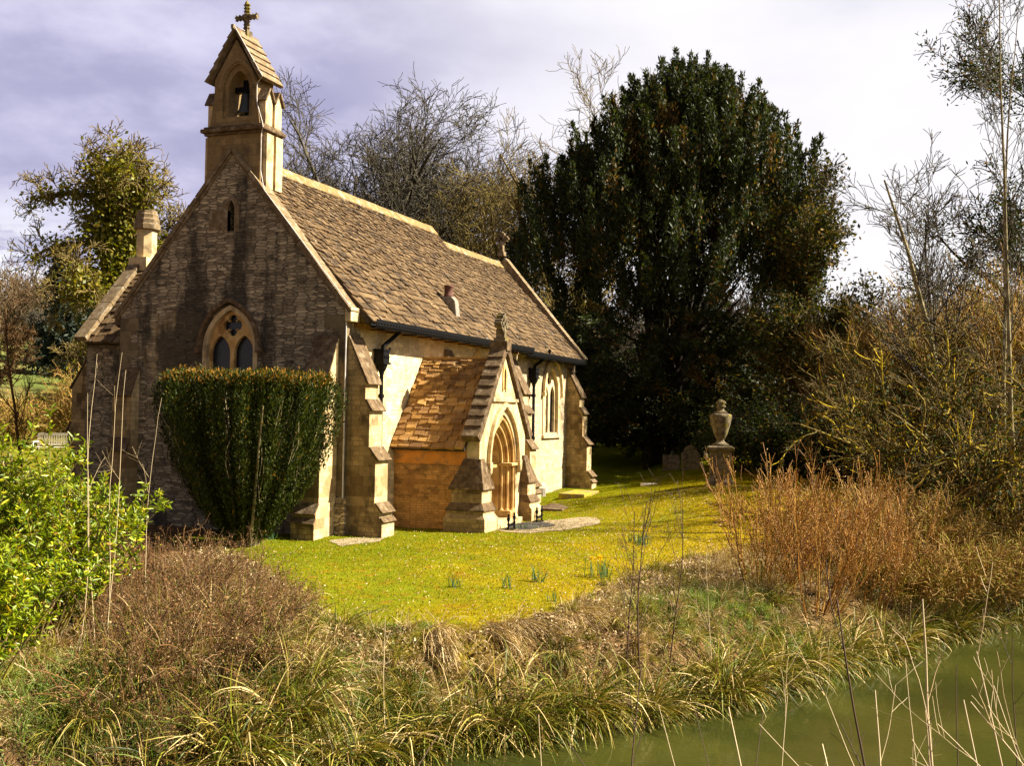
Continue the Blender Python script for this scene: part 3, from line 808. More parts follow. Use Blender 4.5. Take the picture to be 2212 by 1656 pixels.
# --- gutters, hoppers, downpipes
def gutter(x0, x1, y, z):
    mb = MB(); f = lambda u, v_, d: (d, y + u, z + v_)
    mb.ext([(-.105, .09), (-.12, .09), (-.11, -.06), (-.07, -.12), (.04, -.12), (.07, -.05), (.07, .07), (.055, .07), (.05, -.03), (.03, -.10), (-.06, -.10), (-.10, -.045)], [], f, x0, x1)
    for x in np.arange(x0 + .1, x1, .16): mb.lathe([(.001, -.018), (.022, -.016), (.028, 0), (.001, .012)], (x, y - .122, z + .0), 6)
    for x in np.arange(x0 + .45, x1, .9): mb.box(x - .012, x + .012, y - .12, y + .3, z - .15, z - .122)
    return mb.obj('gutter', MAT['iron'], church)


gutter(.42, 11.85, -.50, 5.12); gutter(11.95, 18.4, -.36, 5.03)


def downpipe(x, yw, zg, top, xg, yg, lean=0.0):
    mb = MB(); y = yw - .16
    mb.tube([(xg, yg, top + .75), (xg, yg + .05, top + .55), (x + .05, y, top + .12), (x, y, top - .1)], .055, 10)
    mb.tube([(x, y, top - .4), (x, y, zg)], .052, 10)
    for z in np.arange(zg + .35, top - .5, 1.5): mb.lathe([(.054, -.05), (.075, -.05), (.075, .05), (.054, .05)], (x, y, z), 12); mb.box(x - .12, x + .12, y + .06, yw - .002, z - .03, z + .03)
    dp = mb.obj('downpipe', MAT['iron'], church, False)
    mb = MB()
    mb.box(x - .19, x + .19, y - .15, y + .15, top, top + .05); mb.box(x - .16, x + .16, y - .13, y + .13, top - .28, top - .002); mb.box(x - .20, x + .20, y - .16, y + .155, top - .33, top - .282)
    mb.lathe([(.16, 0), (.13, -.10), (.07, -.2), (.06, -.26)], (x, y, top - .33), 8)
    for q in range(3): mb.lathe([(.001, -.02), (.035, -.02), (.035, .02), (.001, .02)], (x - .10 + q * .1, y - .135, top - .14), 8)
    for q in (-1, 1): mb.box(x + q * .17 - .02, x + q * .17 + .02, y - .15, y - .11, top + .05, top + .10)
    mb.obj('hopper_head', MAT['iron'], dp)


downpipe(1.60, 0, .02, 4.50, 2.15, -.46); downpipe(13.55, .15, .28, 4.55, 14.3, -.34)

# --- roof vent
mb = MB(); mb.ext([(.06, 5.66), (.62, 6.30), (.56, 6.44), (.26, 6.44), (.14, 6.30)], [], lambda u, v_, d: (d, u, v_), 6.80, 7.10)
vt = mb.obj('flue_base', MAT['cement'], nr, bevel=.02)
mb = MB(); mb.lathe([(.145, 0), (.15, .05), (.13, .07), (.125, .28), (.145, .30), (.145, .35), (.10, .35), (.09, .2)], (6.95, .41, 6.43), 16); mb.obj('flue_pot', MAT['terracotta'], nr, True)

# --- porch
PX, PH = 4.40, 1.68
gab = [(PX - PH, -.4), (PX + PH, -.4), (PX + PH, 2.5), (PX, 4.56), (PX - PH, 2.5)]
AC = PX - .02
sl_ = [(AC - .085, 3.62), (AC + .085, 3.62), (AC + .085, 4.1), (AC, 4.2), (AC - .085, 4.1)]
mb = MB(); ah = arch(AC, 1.0, 1.62, 1.33, 12, -.2)
mb.ext(gab, [ah, sl_], fS, -2.40, -2.05)
porch = mb.obj('porch', MAT['dressed'], church); porch['label'] = 'gabled porch with a stepped arch'
for xa in (PX - PH + .002, PX + PH - .352):
    pb = MB(); pb.box(xa, xa + .35, -2.048, -.005, -.4, 2.12); pb.obj('porch_wall', MAT['porch'], porch)['label'] = 'warm brown rubble side wall'
mb = MB(); mb.box(PX - PH - .03, PX - PH - .004, -2.02, -.01, 1.66, 2.02); mb.obj('wall_plate', plain('warm_ashlar', (.55, .22, .035), (.42, .17, .03), 3, .9, .2, c=(.25, .13, .05), cs=2), porch)
mb = MB()     # stepped orders of the arch, alternately hollow and roll
hs = [(.995, .90, -2.36), (.905, .84, -2.31), (.845, .76, -2.27), (.765, .72, -2.20), (.725, .64, -2.14), (.645, .58, -2.06)]
for o1, i1, yy in hs: mb.ext(horseshoe(AC, i1, o1, 1.62, i1 * 1.36, o1 * 1.345, -.2), [], fS, yy, yy + .20)
for rad, yy in ((.905, -2.36), (.765, -2.25), (.645, -2.13)):
    pts = [(x, yy, z) for x, z in arch(AC, rad - .02, 1.62, rad * 1.345, 12, .3)]; mb.tube(pts, .032, 8)
    for q in (-1, 1):
        mb.lathe([(.07, 0), (.075, .05), (.045, .09), (.04, .12)], (AC + q * (rad - .02), yy, .30), 10); mb.lathe([(.036, -.08), (.06, -.03), (.075, .0), (.075, .04)], (AC + q * (rad - .02), yy, 1.60), 10)
mb.obj('arch_moulding', MAT['golden'], porch)
mb = MB()
for q in (-1, 1): mb.box(*sorted((AC + q * .56, AC + q * 1.06)), -2.46, -2.02, 1.56, 1.64); mb.box(*sorted((AC + q * .55, AC + q * 1.0)), -2.43, -2.02, -.1, .34)
mb.obj('impost', MAT['golden'], porch, bevel=.02)
mb = MB(); mb.ext(arch(AC, 1.16, 1.72, 1.56, 12) + arch(AC, 1.05, 1.72, 1.42, 12)[::-1], [], fS, -2.50, -2.404)
for q in (-1, 1): mb.box(AC + q * 1.105 - .09, AC + q * 1.105 + .09, -2.52, -2.404, 1.56, 1.72); mb.lathe([(.03, -.2), (.08, -.12), (.09, 0)], (AC + q * 1.105, -2.46, 1.56), 8)
mb.obj('hood_mould', MAT['dressed'], porch, bevel=.015)
mb = MB(); mb.box(PX - .93, PX + .93, -2.47, -2.404, 3.30, 3.38); mb.obj('string_course', MAT['dressed'], porch)
mb = MB(); mb.ext(horseshoe(AC, .075, .15, 4.05, .15, .26, 3.58), [], fS, -2.43, -2.404); mb.box(AC - .09, AC + .09, -2.25, -2.2, 3.6, 4.2, 1); mb.obj('niche', [MAT['golden'], MAT['under']], porch)
# porch roof, ridge running out from the nave wall
pr = roof('porch_roof', -2.06, -.02, PX - PH - .24, 2.06, PX, 4.42, [MAT['porch_slate'], MAT['under']], swap=True, e0=.19, e1=.10, w0=(.2, .42), w1=(.14, .28), th=.06)
pr.parent = porch
mb = MB(); mb.box(PX - .06, PX + .06, -2.05, -.01, 4.42, 4.50); mb.obj('ridge_stones', MAT['porch_slate'], porch)
mb = MB()     # coping of the porch gable: lapped stones
for sgn in (-1, 1):
    a = np.array([PX + sgn * (PH + .20), 2.30]); e = np.array([PX, 4.64]); N = 9
    for k in range(N):
        q0 = a + (e - a) * (k / N - .012); q1 = a + (e - a) * ((k + 1) / N)
        mb.ext(lap_line(*q0, *q1, -.03 + .004 * k, .215, .165), [], fS, -2.50 + .002 * k, -2.03 - .002 * k)
mb.box(PX - .17, PX + .17, -2.52, -2.02, 4.66, 4.92)
mb.obj('gable_coping', MAT['cap'], porch, bevel=.01)
mb = MB(); ring_cross(mb, (PX, -2.28, 4.90), (1, 0, 0), .72, .52, .24); mb.obj('finial_cross', MAT['moss_stone'], porch)
def pier(mirror):
    m_ = lambda x: 2 * PX - x if mirror else x
    rg = [(-.5, 2.20, 3.12, -2.78, -1.65), (.34, 2.20, 3.12, -2.78, -1.65), (.44, 2.28, 3.08, -2.70, -1.71), (.54, 2.28, 3.08, -2.70, -1.71), (.72, 2.38, 3.05, -2.62, -1.78), (1.06, 2.38, 3.05, -2.62, -1.78)]
    mb = MB(); mi = []
    def loft(rg, k):
        vs = [(m_(x), y, z) for z, x0, x1, y0, y1 in rg for x, y in ((x0, y0), (x1, y0), (x1, y1), (x0, y1))]
        fs = [(4 * i + q, 4 * i + (q + 1) % 4, 4 * i + 4 + (q + 1) % 4, 4 * i + 4 + q) for i in range(len(rg) - 1) for q in range(4)] + [(3, 2, 1, 0), tuple(4 * len(rg) - 4 + q for q in range(4))]
        mb.add(vs, fs, k)
    loft(rg, 0)
    A = np.array([1.05, 2.34, 3.08, -2.66, -1.74]); B = np.array([1.80, 2.69, 2.90, -2.43, -2.02])
    for k in range(4):
        a = A + (B - A) * k / 4; b_ = A + (B - A) * (k + 1) / 4; lo = a + np.array([0, -.015, .015, -.015, .015]); hi = b_ + np.array([.02, -.03, .03, -.03, .03])
        loft([tuple(lo), tuple(lo + np.array([.03, -.006, .006, -.006, .006])), tuple(hi)], 1)
    loft([(.52, 2.25, 3.10, -2.735, -1.68), (.56, 2.25, 3.10, -2.735, -1.68), (.73, 2.37, 3.06, -2.63, -1.775)], 1)
    ob = mb.obj('buttress', [MAT['ashlar'], MAT['cap'], MAT['ashlar_shade']], porch, bevel=.008)
    for p_ in ob.data.polygons: p_.material_index = 2 if p_.normal.x < -.5 and p_.material_index == 0 else p_.material_index  # shade of the west side painted on by the darker ashlar


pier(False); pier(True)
mb = MB(); mb.box(PX - .98, PX + .98, -2.62, -.02, -.3, .16); mb.obj('threshold', MAT['dressed'], porch, bevel=.015)
mb = MB(); mb.ext(arch(PX, .62, 1.5, .8, 8, .17), [], fS, -.06, -.012); dr_ = mb.obj('door', MAT['oak'], church)
mb = MB(); mb.tube([(PX + .4, -.075, 1.15), (PX + .4, -.10, 1.10), (PX + .4, -.075, 1.05)], .012, 6); mb.obj('handle', MAT['iron'], dr_)

# --- vestry on the north side
VX0, VX1, VN, VR = 1.45, 5.85, 8.95, 3.65
mb = MB(); mb.ext([(VX0, -.5), (VX1, -.5), (VX1, 4.86), (VR, 7.2), (VX0, 4.86)], [], fS, VN - .4, VN - .002)
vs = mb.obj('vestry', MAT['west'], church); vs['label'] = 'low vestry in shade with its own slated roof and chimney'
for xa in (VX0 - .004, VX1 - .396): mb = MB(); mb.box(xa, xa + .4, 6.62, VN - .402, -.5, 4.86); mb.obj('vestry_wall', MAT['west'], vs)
vr = roof('vestry_roof', 6.3, VN - .18, VX0 - .26, 4.74, VR, 7.36, RS, swap=True, e0=.26, e1=.15); vr.parent = vs
mb = MB()
for sgn in (-1, 1):
    a = np.array([VR + sgn * 2.50, 4.80]); e = np.array([VR, 7.45]); N = 5
    for k in range(N):
        q0 = a + (e - a) * (k / N + .002); q1 = a + (e - a) * ((k + 1) / N - .002); mb.ext(gable_line(*q0, *q1, -.02, .13), [], fS, VN - .26, VN + .14)
mb.obj('gable_coping', MAT['cope'], vs, bevel=.012)
mb = MB(); mb.box(VR - .42, VR + .42, VN - .5, VN + .14, 7.0, 7.4); mb.lathe([(.36, 0), (.30, .12), (.30, .95), (.30, .952)], (VR, VN - .16, 7.3), 8, 0, True)
ch = mb.obj('chimney', MAT['dressed'], church)
mb = MB(); mb.lathe([(.30, 0), (.40, .02), (.40, .16), (.37, .19), (.37, .30), (.33, .36), (.33, .46), (.29, .50), (.29, .58), (.2, .58)], (VR, VN - .16, 8.25), 8, 0, True); mb.obj('chimney_cap', MAT['cope'], ch)
PV = [(.62, -.5), (.62, 2.3), (.52, 2.55), (.52, 3.5), (.0, 4.3)]
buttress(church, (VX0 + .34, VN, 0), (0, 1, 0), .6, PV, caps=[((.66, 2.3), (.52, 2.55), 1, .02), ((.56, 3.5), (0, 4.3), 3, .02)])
# ================================================================ PLANTS AND SMALL THINGS
LM = {}
LM['yew'] = leafmat('yew_needles', [(.009, .015, .004), (.022, .031, .007), (.046, .053, .010), (.014, .021, .006)], (.17, .085, .014), .6, .2, .2)
LM['clipped'] = leafmat('clipped_yew', [(.008, .015, .003), (.022, .034, .005), (.066, .072, .008), (.014, .023, .004)], (.24, .115, .013), .6, .12, .2)
LM['ivy'] = leafmat('ivy_leaves', [(.06, .075, .008), (.19, .165, .012), (.10, .105, .010), (.28, .20, .018)], None, .5, .2, .3)
LM['ivydark'] = leafmat('dark_ivy', [(.012, .022, .006), (.030, .044, .010), (.06, .07, .012)], (.17, .09, .018), .65, .12, .2)
LM['ivyolive'] = leafmat('olive_ivy', [(.016, .024, .006), (.040, .044, .009), (.075, .066, .012)], (.19, .115, .02), .65, .12, .25)
LM['mosstwig'] = leafmat('mossy_twigs', [(.09, .066, .022), (.17, .12, .04), (.05, .036, .014)], (.42, .30, .012), .85, .1, 0)
LM['laurel'] = leafmat('laurel_leaves', [(.045, .095, .004), (.23, .27, .006), (.11, .17, .005), (.44, .40, .010)], (.40, .26, .03), .38, .35, .26)
LM['conifer'] = leafmat('conifer_needles', [(.012, .020, .012), (.025, .034, .018), (.016, .026, .014)], None, .6, .2, .1)
LM['sedge'] = leafmat('sedge_blades', [(.060, .088, .007), (.17, .17, .010), (.32, .22, .045), (.11, .13, .008), (.028, .042, .005), (.20, .11, .025)], (.54, .39, .17), .55, .2, .10)
LM['straw'] = leafmat('straw', [(.34, .215, .085), (.54, .39, .19), (.17, .10, .04), (.62, .50, .30)], (.22, .20, .02), .8, .1, .08)
LM['litter'] = leafmat('fallen_leaves', [(.25, .14, .06), (.42, .31, .18), (.14, .07, .03), (.55, .45, .30)], None, .8, .15, .1)
LM['turf'] = leafmat('turf_blades', [(.17, .135, .003), (.26, .185, .004), (.12, .14, .004), (.33, .22, .006), (.10, .06, .01)], (.10, .165, .004), .9, .0, .25)
LM['green'] = leafmat('green_grass', [(.10, .17, .022), (.17, .24, .035), (.07, .11, .02), (.24, .27, .06)], (.22, .17, .06), .6, .2, .25)
LM['bramble'] = leafmat('dead_bramble', [(.10, .046, .018), (.20, .10, .036), (.040, .018, .009), (.34, .22, .11)], (.15, .16, .012), .8, .1, .03)
LM['rust'] = leafmat('rusty_stems', [(.44, .19, .026), (.30, .12, .018), (.54, .30, .060), (.20, .10, .025)], (.16, .07, .018), .6, .25, .1)
LM['tan'] = leafmat('tan_twigs', [(.30, .16, .036), (.42, .25, .065), (.20, .10, .024), (.50, .34, .12)], (.22, .19, .02), .75, .15, .1)
LM['daff'] = leafmat('daffodil_leaves', [(.05, .11, .05), (.09, .16, .07), (.04, .08, .04)], None, .5, .3, .25)
LM['petal'] = leafmat('daffodil_petals', [(.65, .42, .01), (.75, .52, .02)], None, .6, .2, .3)
LM['stem'] = leafmat('pale_dead_stems', [(.46, .33, .17), (.60, .47, .28), (.30, .20, .09)], (.07, .04, .025), .7, .2, 0)


def bark(name, a, b, c=None, sc=5): return plain(name, a, b, sc, .95, .6, .1, 0, c, 2.2)


BK = {'grey': bark('grey_bark', (.098, .082, .060), (.048, .041, .031), (.11, .10, .045)), 'olive': bark('lichened_bark', (.20, .145, .05), (.09, .064, .026), (.24, .19, .025)),
      'dark': bark('dark_bark', (.035, .026, .018), (.018, .013, .010)), 'pale': bark('pale_bark', (.30, .25, .13), (.14, .11, .06), (.10, .09, .03)),
      'moss': bark('mossy_bark', (.20, .15, .03), (.06, .045, .018), (.46, .34, .012), 3), 'brown': bark('brown_bark', (.12, .065, .025), (.06, .032, .014))}


def skel(base, H, tr, spec, lean=(0, 0), k0=9, wig0=.08, trunk_h=.5, up0=.05, ta=.5):
    """spec: per level (children, t0, ang0, ang1, length fraction of H, wiggle, up, radius factor, K)"""
    P, T, Rd = grow(np.array([base]), np.array([[lean[0], lean[1], 1.0]]), H * trunk_h, tr, k0, wig0, up0, ta)
    lv = [(P, T, Rd)]
    for (n, t0, a0, a1, lf, wg, up, rf, K) in spec:
        S, D, r_, t = spawn(*lv[-1], n, t0, 1.0, (a0, a1))
        L = H * lf * (1.15 - .45 * t) * rng.uniform(.65, 1.25, len(S))
        lv.append(grow(S, D, L, np.maximum(r_ * rf, .004), K, wg, up, .3))
    return lv


def tree(name, label, cat, loc, H, tr, spec, bk, group=None, ntrunk=2, minr=.012, rz=0, tw=None, **kw):
    t = thing(name, label, cat, loc, rz, group)
    lv = skel((0, 0, -.3), H, tr, spec, **kw)
    g = Geo()
    for i in range(ntrunk): g.tubes(lv[i][0], np.maximum(lv[i][2], minr), 7 if i == 0 else 5)
    g.obj('trunk', BK[bk], t, True)
    g = Geo()
    for l in lv[ntrunk:]: g.tubes(l[0], np.maximum(l[2], minr), 3)
    g.obj('crown', tw or BK[bk], t, True)
    return t, lv


def along(lv, n, spread):
    """n random points strewn round a level's branches"""
    P = lv[0]; N, K, _ = P.shape; i = rng.integers(0, N, n); tt = rng.uniform(0, K - 1.001, n); k = tt.astype(int); f = (tt - k)[:, None]
    return P[i, k] * (1 - f) + P[i, k + 1] * f + rng.normal(0, 1, (n, 3)) * spread


PX_ = lambda px, D: at((px - 1106) / 2400 * D, D)

seed(101)
# ---- great yew behind the chancel
yx, yy = PX_(1418, 52)
yew = thing('yew_tree', 'huge dark yew tree with upright plumes towering behind the chancel', 'tree', P3(yx, yy))
g = Geo(); P, T, Rd = grow(rng.normal(0, .25, (7, 3)) * [1, 1, 0] + [0, 0, -.4], np.c_[rng.normal(0, .14, (7, 2)), np.ones(7)], 12, .42, 9, .07, .05, .25); g.tubes(P, Rd, 7)
S, D, r_, t_ = spawn(P, T, Rd, 16, .1, 1, (.5, 1.2)); P2, T2, R2 = grow(S, D, rng.uniform(2.5, 5.5, len(S)), r_ * .4, 6, .12, .05); g.tubes(P2, R2, 4); g.obj('trunk', BK['dark'], yew, True)
prof_z = np.array([0, 1.0, 2.2, 4.0, 6.0, 8.2, 10.0, 12.0, 13.8, 15.2, 16.6, 17.8]); prof_r = np.array([1.6, 2.4, 3.9, 6.0, 7.2, 7.8, 7.7, 6.8, 5.5, 4.1, 2.4, .6])
NP = 1380
zt = np.where(rng.random(NP) < .78, rng.uniform(1.0, 16.6, NP), rng.uniform(11, 17.6, NP)); an = rng.uniform(0, 2 * math.pi, NP)
Rz = np.interp(zt, prof_z, prof_r) * (1 + .08 * np.sin(an * 3 + .7) + .06 * np.sin(an * 7 + zt)); fr = np.sqrt(rng.uniform(.04, 1.0, NP)) * .94
# a flank lower on the church side
ax = np.stack([np.cos(an), np.sin(an), np.zeros(NP)], -1)
base = ax * (Rz * fr)[:, None]; base[:, 2] = zt; base += r0 * (1.35 * sstep(7, 17, zt))[:, None]
Ld = rng.uniform(1.3, 2.7, NP); dirp = unit(ax * rng.uniform(.0, .22, (NP, 1)) + np.array([0, 0, 1.0]) + rng.normal(0, .12, (NP, 3)))
low_ = zt < 7; dirp[low_] = unit(ax[low_] * .9 + np.array([0, 0, -.15]) + rng.normal(0, .25, (low_.sum(), 3)))   # lower boughs reach out and droop
g = Geo(); nl = 250
i = np.repeat(np.arange(NP), nl); s_ = rng.uniform(0, 1, len(i)) ** .8; wid = .78 * (1 - s_ * .86) * rng.uniform(.75, 1.1, NP)[i]
C = base[i] + dirp[i] * (Ld[i] * (s_ - .25))[:, None] + unit(rng.normal(0, 1, (len(i), 3))) * (wid * rng.uniform(.15, 1, len(i)))[:, None]
ppr = np.clip(rng.normal(.04, .10, NP) + .55 * (rng.random(NP) < .10), 0, .85)
g.quads(C, unit(dirp[i] + rng.normal(0, .55, (len(i), 3))), rng.uniform(.12, .30, len(i)), rng.uniform(.05, .10, len(i)), tint=(rng.random(len(i)) < ppr[i]).astype(float) * rng.uniform(.4, 1, len(i)))
g.obj('crown', LM['yew'], yew)

seed(102)
# ---- second evergreen, ivy and rusty twigs, right of the yew
ex, ey = PX_(1785, 46)
iv = thing('ivy_clad_tree', 'rusty twigged evergreen tree draped in ivy right of the huge yew', 'tree', P3(ex, ey))
lv = skel((0, 0, -.3), 11.6, .30, [(40, .10, .5, 1.25, .29, .12, .05, .45, 7), (9, .2, .4, 1.0, .11, .2, .03, .5, 6), (6, .2, .4, 1.0, .05, .25, 0, .6, 5)], trunk_h=.95, k0=12, wig0=.04, ta=.15)
g = Geo(); g.tubes(lv[0][0], lv[0][2], 8); g.tubes(lv[1][0], np.maximum(lv[1][2], .03), 5); g.obj('trunk', BK['brown'], iv, True)
g = Geo(); g.tubes(lv[2][0], np.maximum(lv[2][2], .016), 3); g.tubes(lv[3][0], np.maximum(lv[3][2], .012), 3); g.obj('twigs', BK['olive'], iv, True)
g = Geo()
for l, n, sp in ((lv[1], 13000, .36), (lv[2], 13000, .28)):
    C = along(l, n, sp); C = C[(C[:, 2] > 1.5)]; g.quads(C, rng.normal(0, 1, C.shape) + [0, 0, .5], rng.uniform(.12, .26, len(C)), rng.uniform(.06, .13, len(C)), tint=(rng.random(len(C)) < .15).astype(float))
g.obj('ivy', LM['ivyolive'], iv)

seed(103)
# ---- gnarled bare trees beyond the nave roof
GN = [(12, .34, .5, 1.3, .38, .15, .015, .6, 10), (8, .2, .4, 1.0, .19, .17, .03, .5, 9), (8, .2, .4, 1.0, .085, .20, .02, .5, 7), (6, .2, .4, 1.0, .042, .22, .02, .6, 5)]
BG = 'bare trees beyond the church roof'
for px, D, H, tr, lab in ((760, 74, 30, .6, 'gnarled bare tree with spreading grey limbs behind the roof ridge, nearest the bellcote'), (905, 78, 32, .8, 'tall gnarled bare tree with thick forked trunk behind the middle of the roof'), (835, 84, 31, .6, 'grey bare tree between the forked tree and the bellcote'), (985, 80, 28.5, .6, 'round crowned bare tree right of the forked tree behind the roof')):
    x, y = PX_(px, D); tree('bare_tree', lab, 'tree', P3(x, y), H, tr, GN, 'grey', BG, minr=.019, trunk_h=.44, k0=8, wig0=.07)
x, y = PX_(672, 82); tree('bare_tree', 'lower bare tree just right of the bellcote, its twigs above the ridge', 'tree', P3(x, y), 23, .5, GN, 'grey', BG, minr=.020, trunk_h=.42)
x, y = PX_(1215, 66); t, lv = tree('bare_tree', 'bare tree with upright pale twigs and ivied trunk behind the chancel cross', 'tree', P3(x, y), 29, .42, [(11, .30, .3, .8, .34, .13, .10, .5, 8), (8, .25, .4, .9, .16, .18, .08, .5, 7), (7, .2, .4, .9, .08, .2, .06, .6, 6), (5, .2, .3, .9, .045, .25, .05, .7, 5)], 'olive', BG, minr=.016, trunk_h=.55)
g = Geo(); C = along(lv[0], 5000, .35); g.quads(C, rng.normal(0, 1, C.shape), .26, .16); g.obj('ivy', LM['ivy'], t)
x, y = PX_(1075, 70); tree('bare_tree', 'bushy olive twigged bare tree behind the end of the nave ridge', 'tree', P3(x, y), 24, .4, GN, 'olive', BG, minr=.016, trunk_h=.4)

seed(104)
# ---- ivy-clad tree on the left
x, y = PX_(268, 58)
t, lv = tree('ivy_clad_tree', 'bare crowned tree wrapped in yellow green ivy behind the vestry chimney', 'tree', P3(x, y), 14.8, .55, [(15, .40, .6, 1.3, .36, .20, .0, .5, 8), (7, .3, .4, 1.0, .15, .25, .03, .5, 7), (7, .2, .4, 1.0, .075, .28, .03, .6, 6), (5, .2, .4, 1.0, .04, .3, .02, .7, 5)], 'olive', None, minr=.02, trunk_h=.95, k0=10, wig0=.05, lean=(.0, .03))
g = Geo(); C = along(lv[0], 17000, .75); C2 = along(lv[1], 9000, .38); 
for q in (C, C2): g.quads(q, rng.normal(0, 1, q.shape) + [0, 0, -.3], rng.uniform(.16, .34, len(q)), rng.uniform(.12, .22, len(q)))
g.obj('ivy', LM['ivy'], t)

seed(105)
# ---- conifers and trees on the far slope
def conifer(lab, px, D, ztop, wid, group):
    x, y = PX_(px, D); zb = float(hz(x, y)); H = ztop - zb; t = thing('conifer', lab, 'tree', (x, y, zb), 0, group)
    g = Geo(); P, T, Rd = grow(np.array([[0, 0, -.3]]), np.array([[0, 0, 1.]]), H, .35, 12, .01, 0, .06); g.tubes(P, Rd, 6); g.obj('trunk', BK['dark'], t, True)
    n = 150; f = rng.uniform(.1, .985, n); a = rng.uniform(0, 6.28, n); L = wid * (1.02 - f) ** .8 * rng.uniform(.7, 1.15, n)
    S = np.c_[np.zeros((n, 2)), f * H]; P, T, Rd = grow(S, np.c_[np.cos(a), np.sin(a), np.full(n, .12)], L, .06, 6, .05, -.07)
    g = Geo(); C = along((P,), 9000, .16); g.quads(C, rng.normal(0, 1, C.shape) + [0, 0, -.5], rng.uniform(.3, .7, len(C)), rng.uniform(.12, .25, len(C))); g.obj('crown', LM['conifer'], t)


conifer('tall dark pointed conifer on the far slope left of the church', 125, 108, 18.6, 3.6, 'far conifers'); conifer('shorter blunt topped conifer just right of the tall pointed one', 172, 112, 16.2, 3.4, 'far conifers')
conifer('dark low evergreen under the conifers at the edge of the field', 150, 100, 12.0, 4.6, 'far conifers')
FS = [(12, .2, .5, 1.1, .40, .2, .05, .5, 6), (9, .2, .4, 1.0, .2, .25, .03, .5, 6), (8, .2, .4, 1.0, .1, .3, .02, .6, 5)]
for px, D, H, lab, bk in ((20, 95, 6.0, 'brown bare tree at the left edge on the far slope', 'brown'), (75, 120, 6.5, 'grey bare tree on the skyline left of the conifers', 'grey'), (225, 92, 6, 'bare yellowish tree below the conifers by the vestry', 'olive'), (-25, 70, 6, 'twiggy bare tree cut by the left frame edge', 'brown'), (185, 78, 6.5, 'mossy bare bush between field and vestry roof', 'olive')):
    x, y = PX_(px, D); tree('bare_tree', lab, 'tree', P3(x, y), H, .2, FS, bk, 'bare trees on the far slope', minr=.028, trunk_h=.5)
x, y = PX_(52, 33); tree('sapling', 'thin brown bare sapling in front of the green field on the left', 'tree', P3(x, y), 6.2, .05, [(14, .2, .4, .9, .22, .12, .05, .45, 6), (6, .2, .4, .9, .10, .15, .03, .5, 5), (3, .2, .4, .9, .05, .15, .0, .7, 4)], 'brown', None, minr=.007, trunk_h=.95, k0=9, wig0=.05)


def twig_bush(name, lab, cat, loc, H, W, nst, spec, m, lean=.35, minr=.006, group=None, r_=.018, wig=.06, up=.06, flat=1.0, r_base=.35, leaves=None):
    t = thing(name, lab, cat, loc, 0, group); a = rng.uniform(0, 6.28, nst); q = np.sqrt(rng.uniform(0, 1, nst))
    S = np.c_[np.cos(a) * q * W * r_base, np.sin(a) * q * W * r_base, np.full(nst, -.15)]; dv = np.c_[np.cos(a) * q * lean, np.sin(a) * q * lean, np.ones(nst)]
    lv = [grow(S, dv, H * rng.uniform(.6, 1.05, nst) / (1 + .25 * lean * q), r_, 8, wig, up, .3)]
    for (n, t0, a0, a1, lf, wg, u_, rf, K) in spec:
        S, D, rr_, tt = spawn(*lv[-1], n, t0, 1, (a0, a1)); lv.append(grow(S, D, H * lf * rng.uniform(.5, 1.3, len(S)), rr_ * rf, K, wg, u_, .3))
    g = Geo()
    for i_, l in enumerate(lv): g.tubes(l[0], np.maximum(l[2], minr), 4 if i_ == 0 else 3, tint=(rng.random(len(l[0])) < .3).astype(float))
    g.obj('stems', m, t)
    if leaves: n, sp, Ls, Ws, lm, tn = leaves; g = Geo(); C = along(lv[-1], n, sp); g.quads(C, rng.normal(0, 1, C.shape), rng.uniform(*Ls, n), rng.uniform(*Ws, n), tint=(rng.random(n) < tn).astype(float)); g.obj('leaves', lm, t)
    return t


# hedge line below the far field, brown scrub behind the bench
for k, (px, D, H, W) in enumerate(((10, 52, 2.2, 3), (75, 55, 1.9, 3), (140, 58, 2.3, 3), (195, 50, 3.2, 2.4))):
    twig_bush('hedge_bush', ['brown scrubby bush at the left edge below the pale field strip', 'low brown hedge bush behind the garden bench', 'brown hedge bush right of the bench beside the vestry', 'tall twiggy brown bush against the vestry corner'][k], 'bush', P3(*PX_(px, D)), H, W, 60, [(9, .2, .4, 1.0, .3, .2, .03, .6, 5), (6, .2, .4, 1.0, .14, .2, 0, .7, 4)], LM['tan'], .6, .012, 'brown hedge bushes on the left', .02)

seed(106)
# ---- right side: thin poles, arching tree, dark evergreen, willow thicket, mossy thorn
POLE = [(26, .25, .35, .8, .16, .10, .06, .35, 7), (5, .3, .4, .9, .06, .15, .03, .6, 5), (3, .3, .4, .9, .025, .15, .02, .8, 4)]
for px, D, H, lean, lab in ((2208, 29, 17, (-.03, .05), 'tallest pale slender tree at the right edge reaching the top of the sky'), (2175, 31, 15.5, (-.02, .04), 'slender pale tree just left of the tallest one at the right edge')):
    x, y = PX_(px, D); tree('slender_tree', lab, 'tree', P3(x, y), H, .075, POLE, 'pale', 'slender bare trees at the right edge', 1, minr=.008, trunk_h=.98, k0=14, wig0=.025, ta=.12, lean=lean, tw=BK['grey'])
x, y = PX_(2085, 34); tree('arching_tree', 'bare tree with pale curving trunk leaning left above the willow thicket', 'tree', P3(x, y), 13.0, .15, [(12, .3, .3, .9, .26, .12, .05, .5, 8), (8, .25, .4, .9, .12, .16, .03, .5, 6), (6, .2, .4, .9, .05, .2, .02, .6, 5)], 'pale', None, 1, minr=.011, trunk_h=.85, k0=10, wig0=.05, lean=(-.10, .22), ta=.2, tw=BK['grey'])
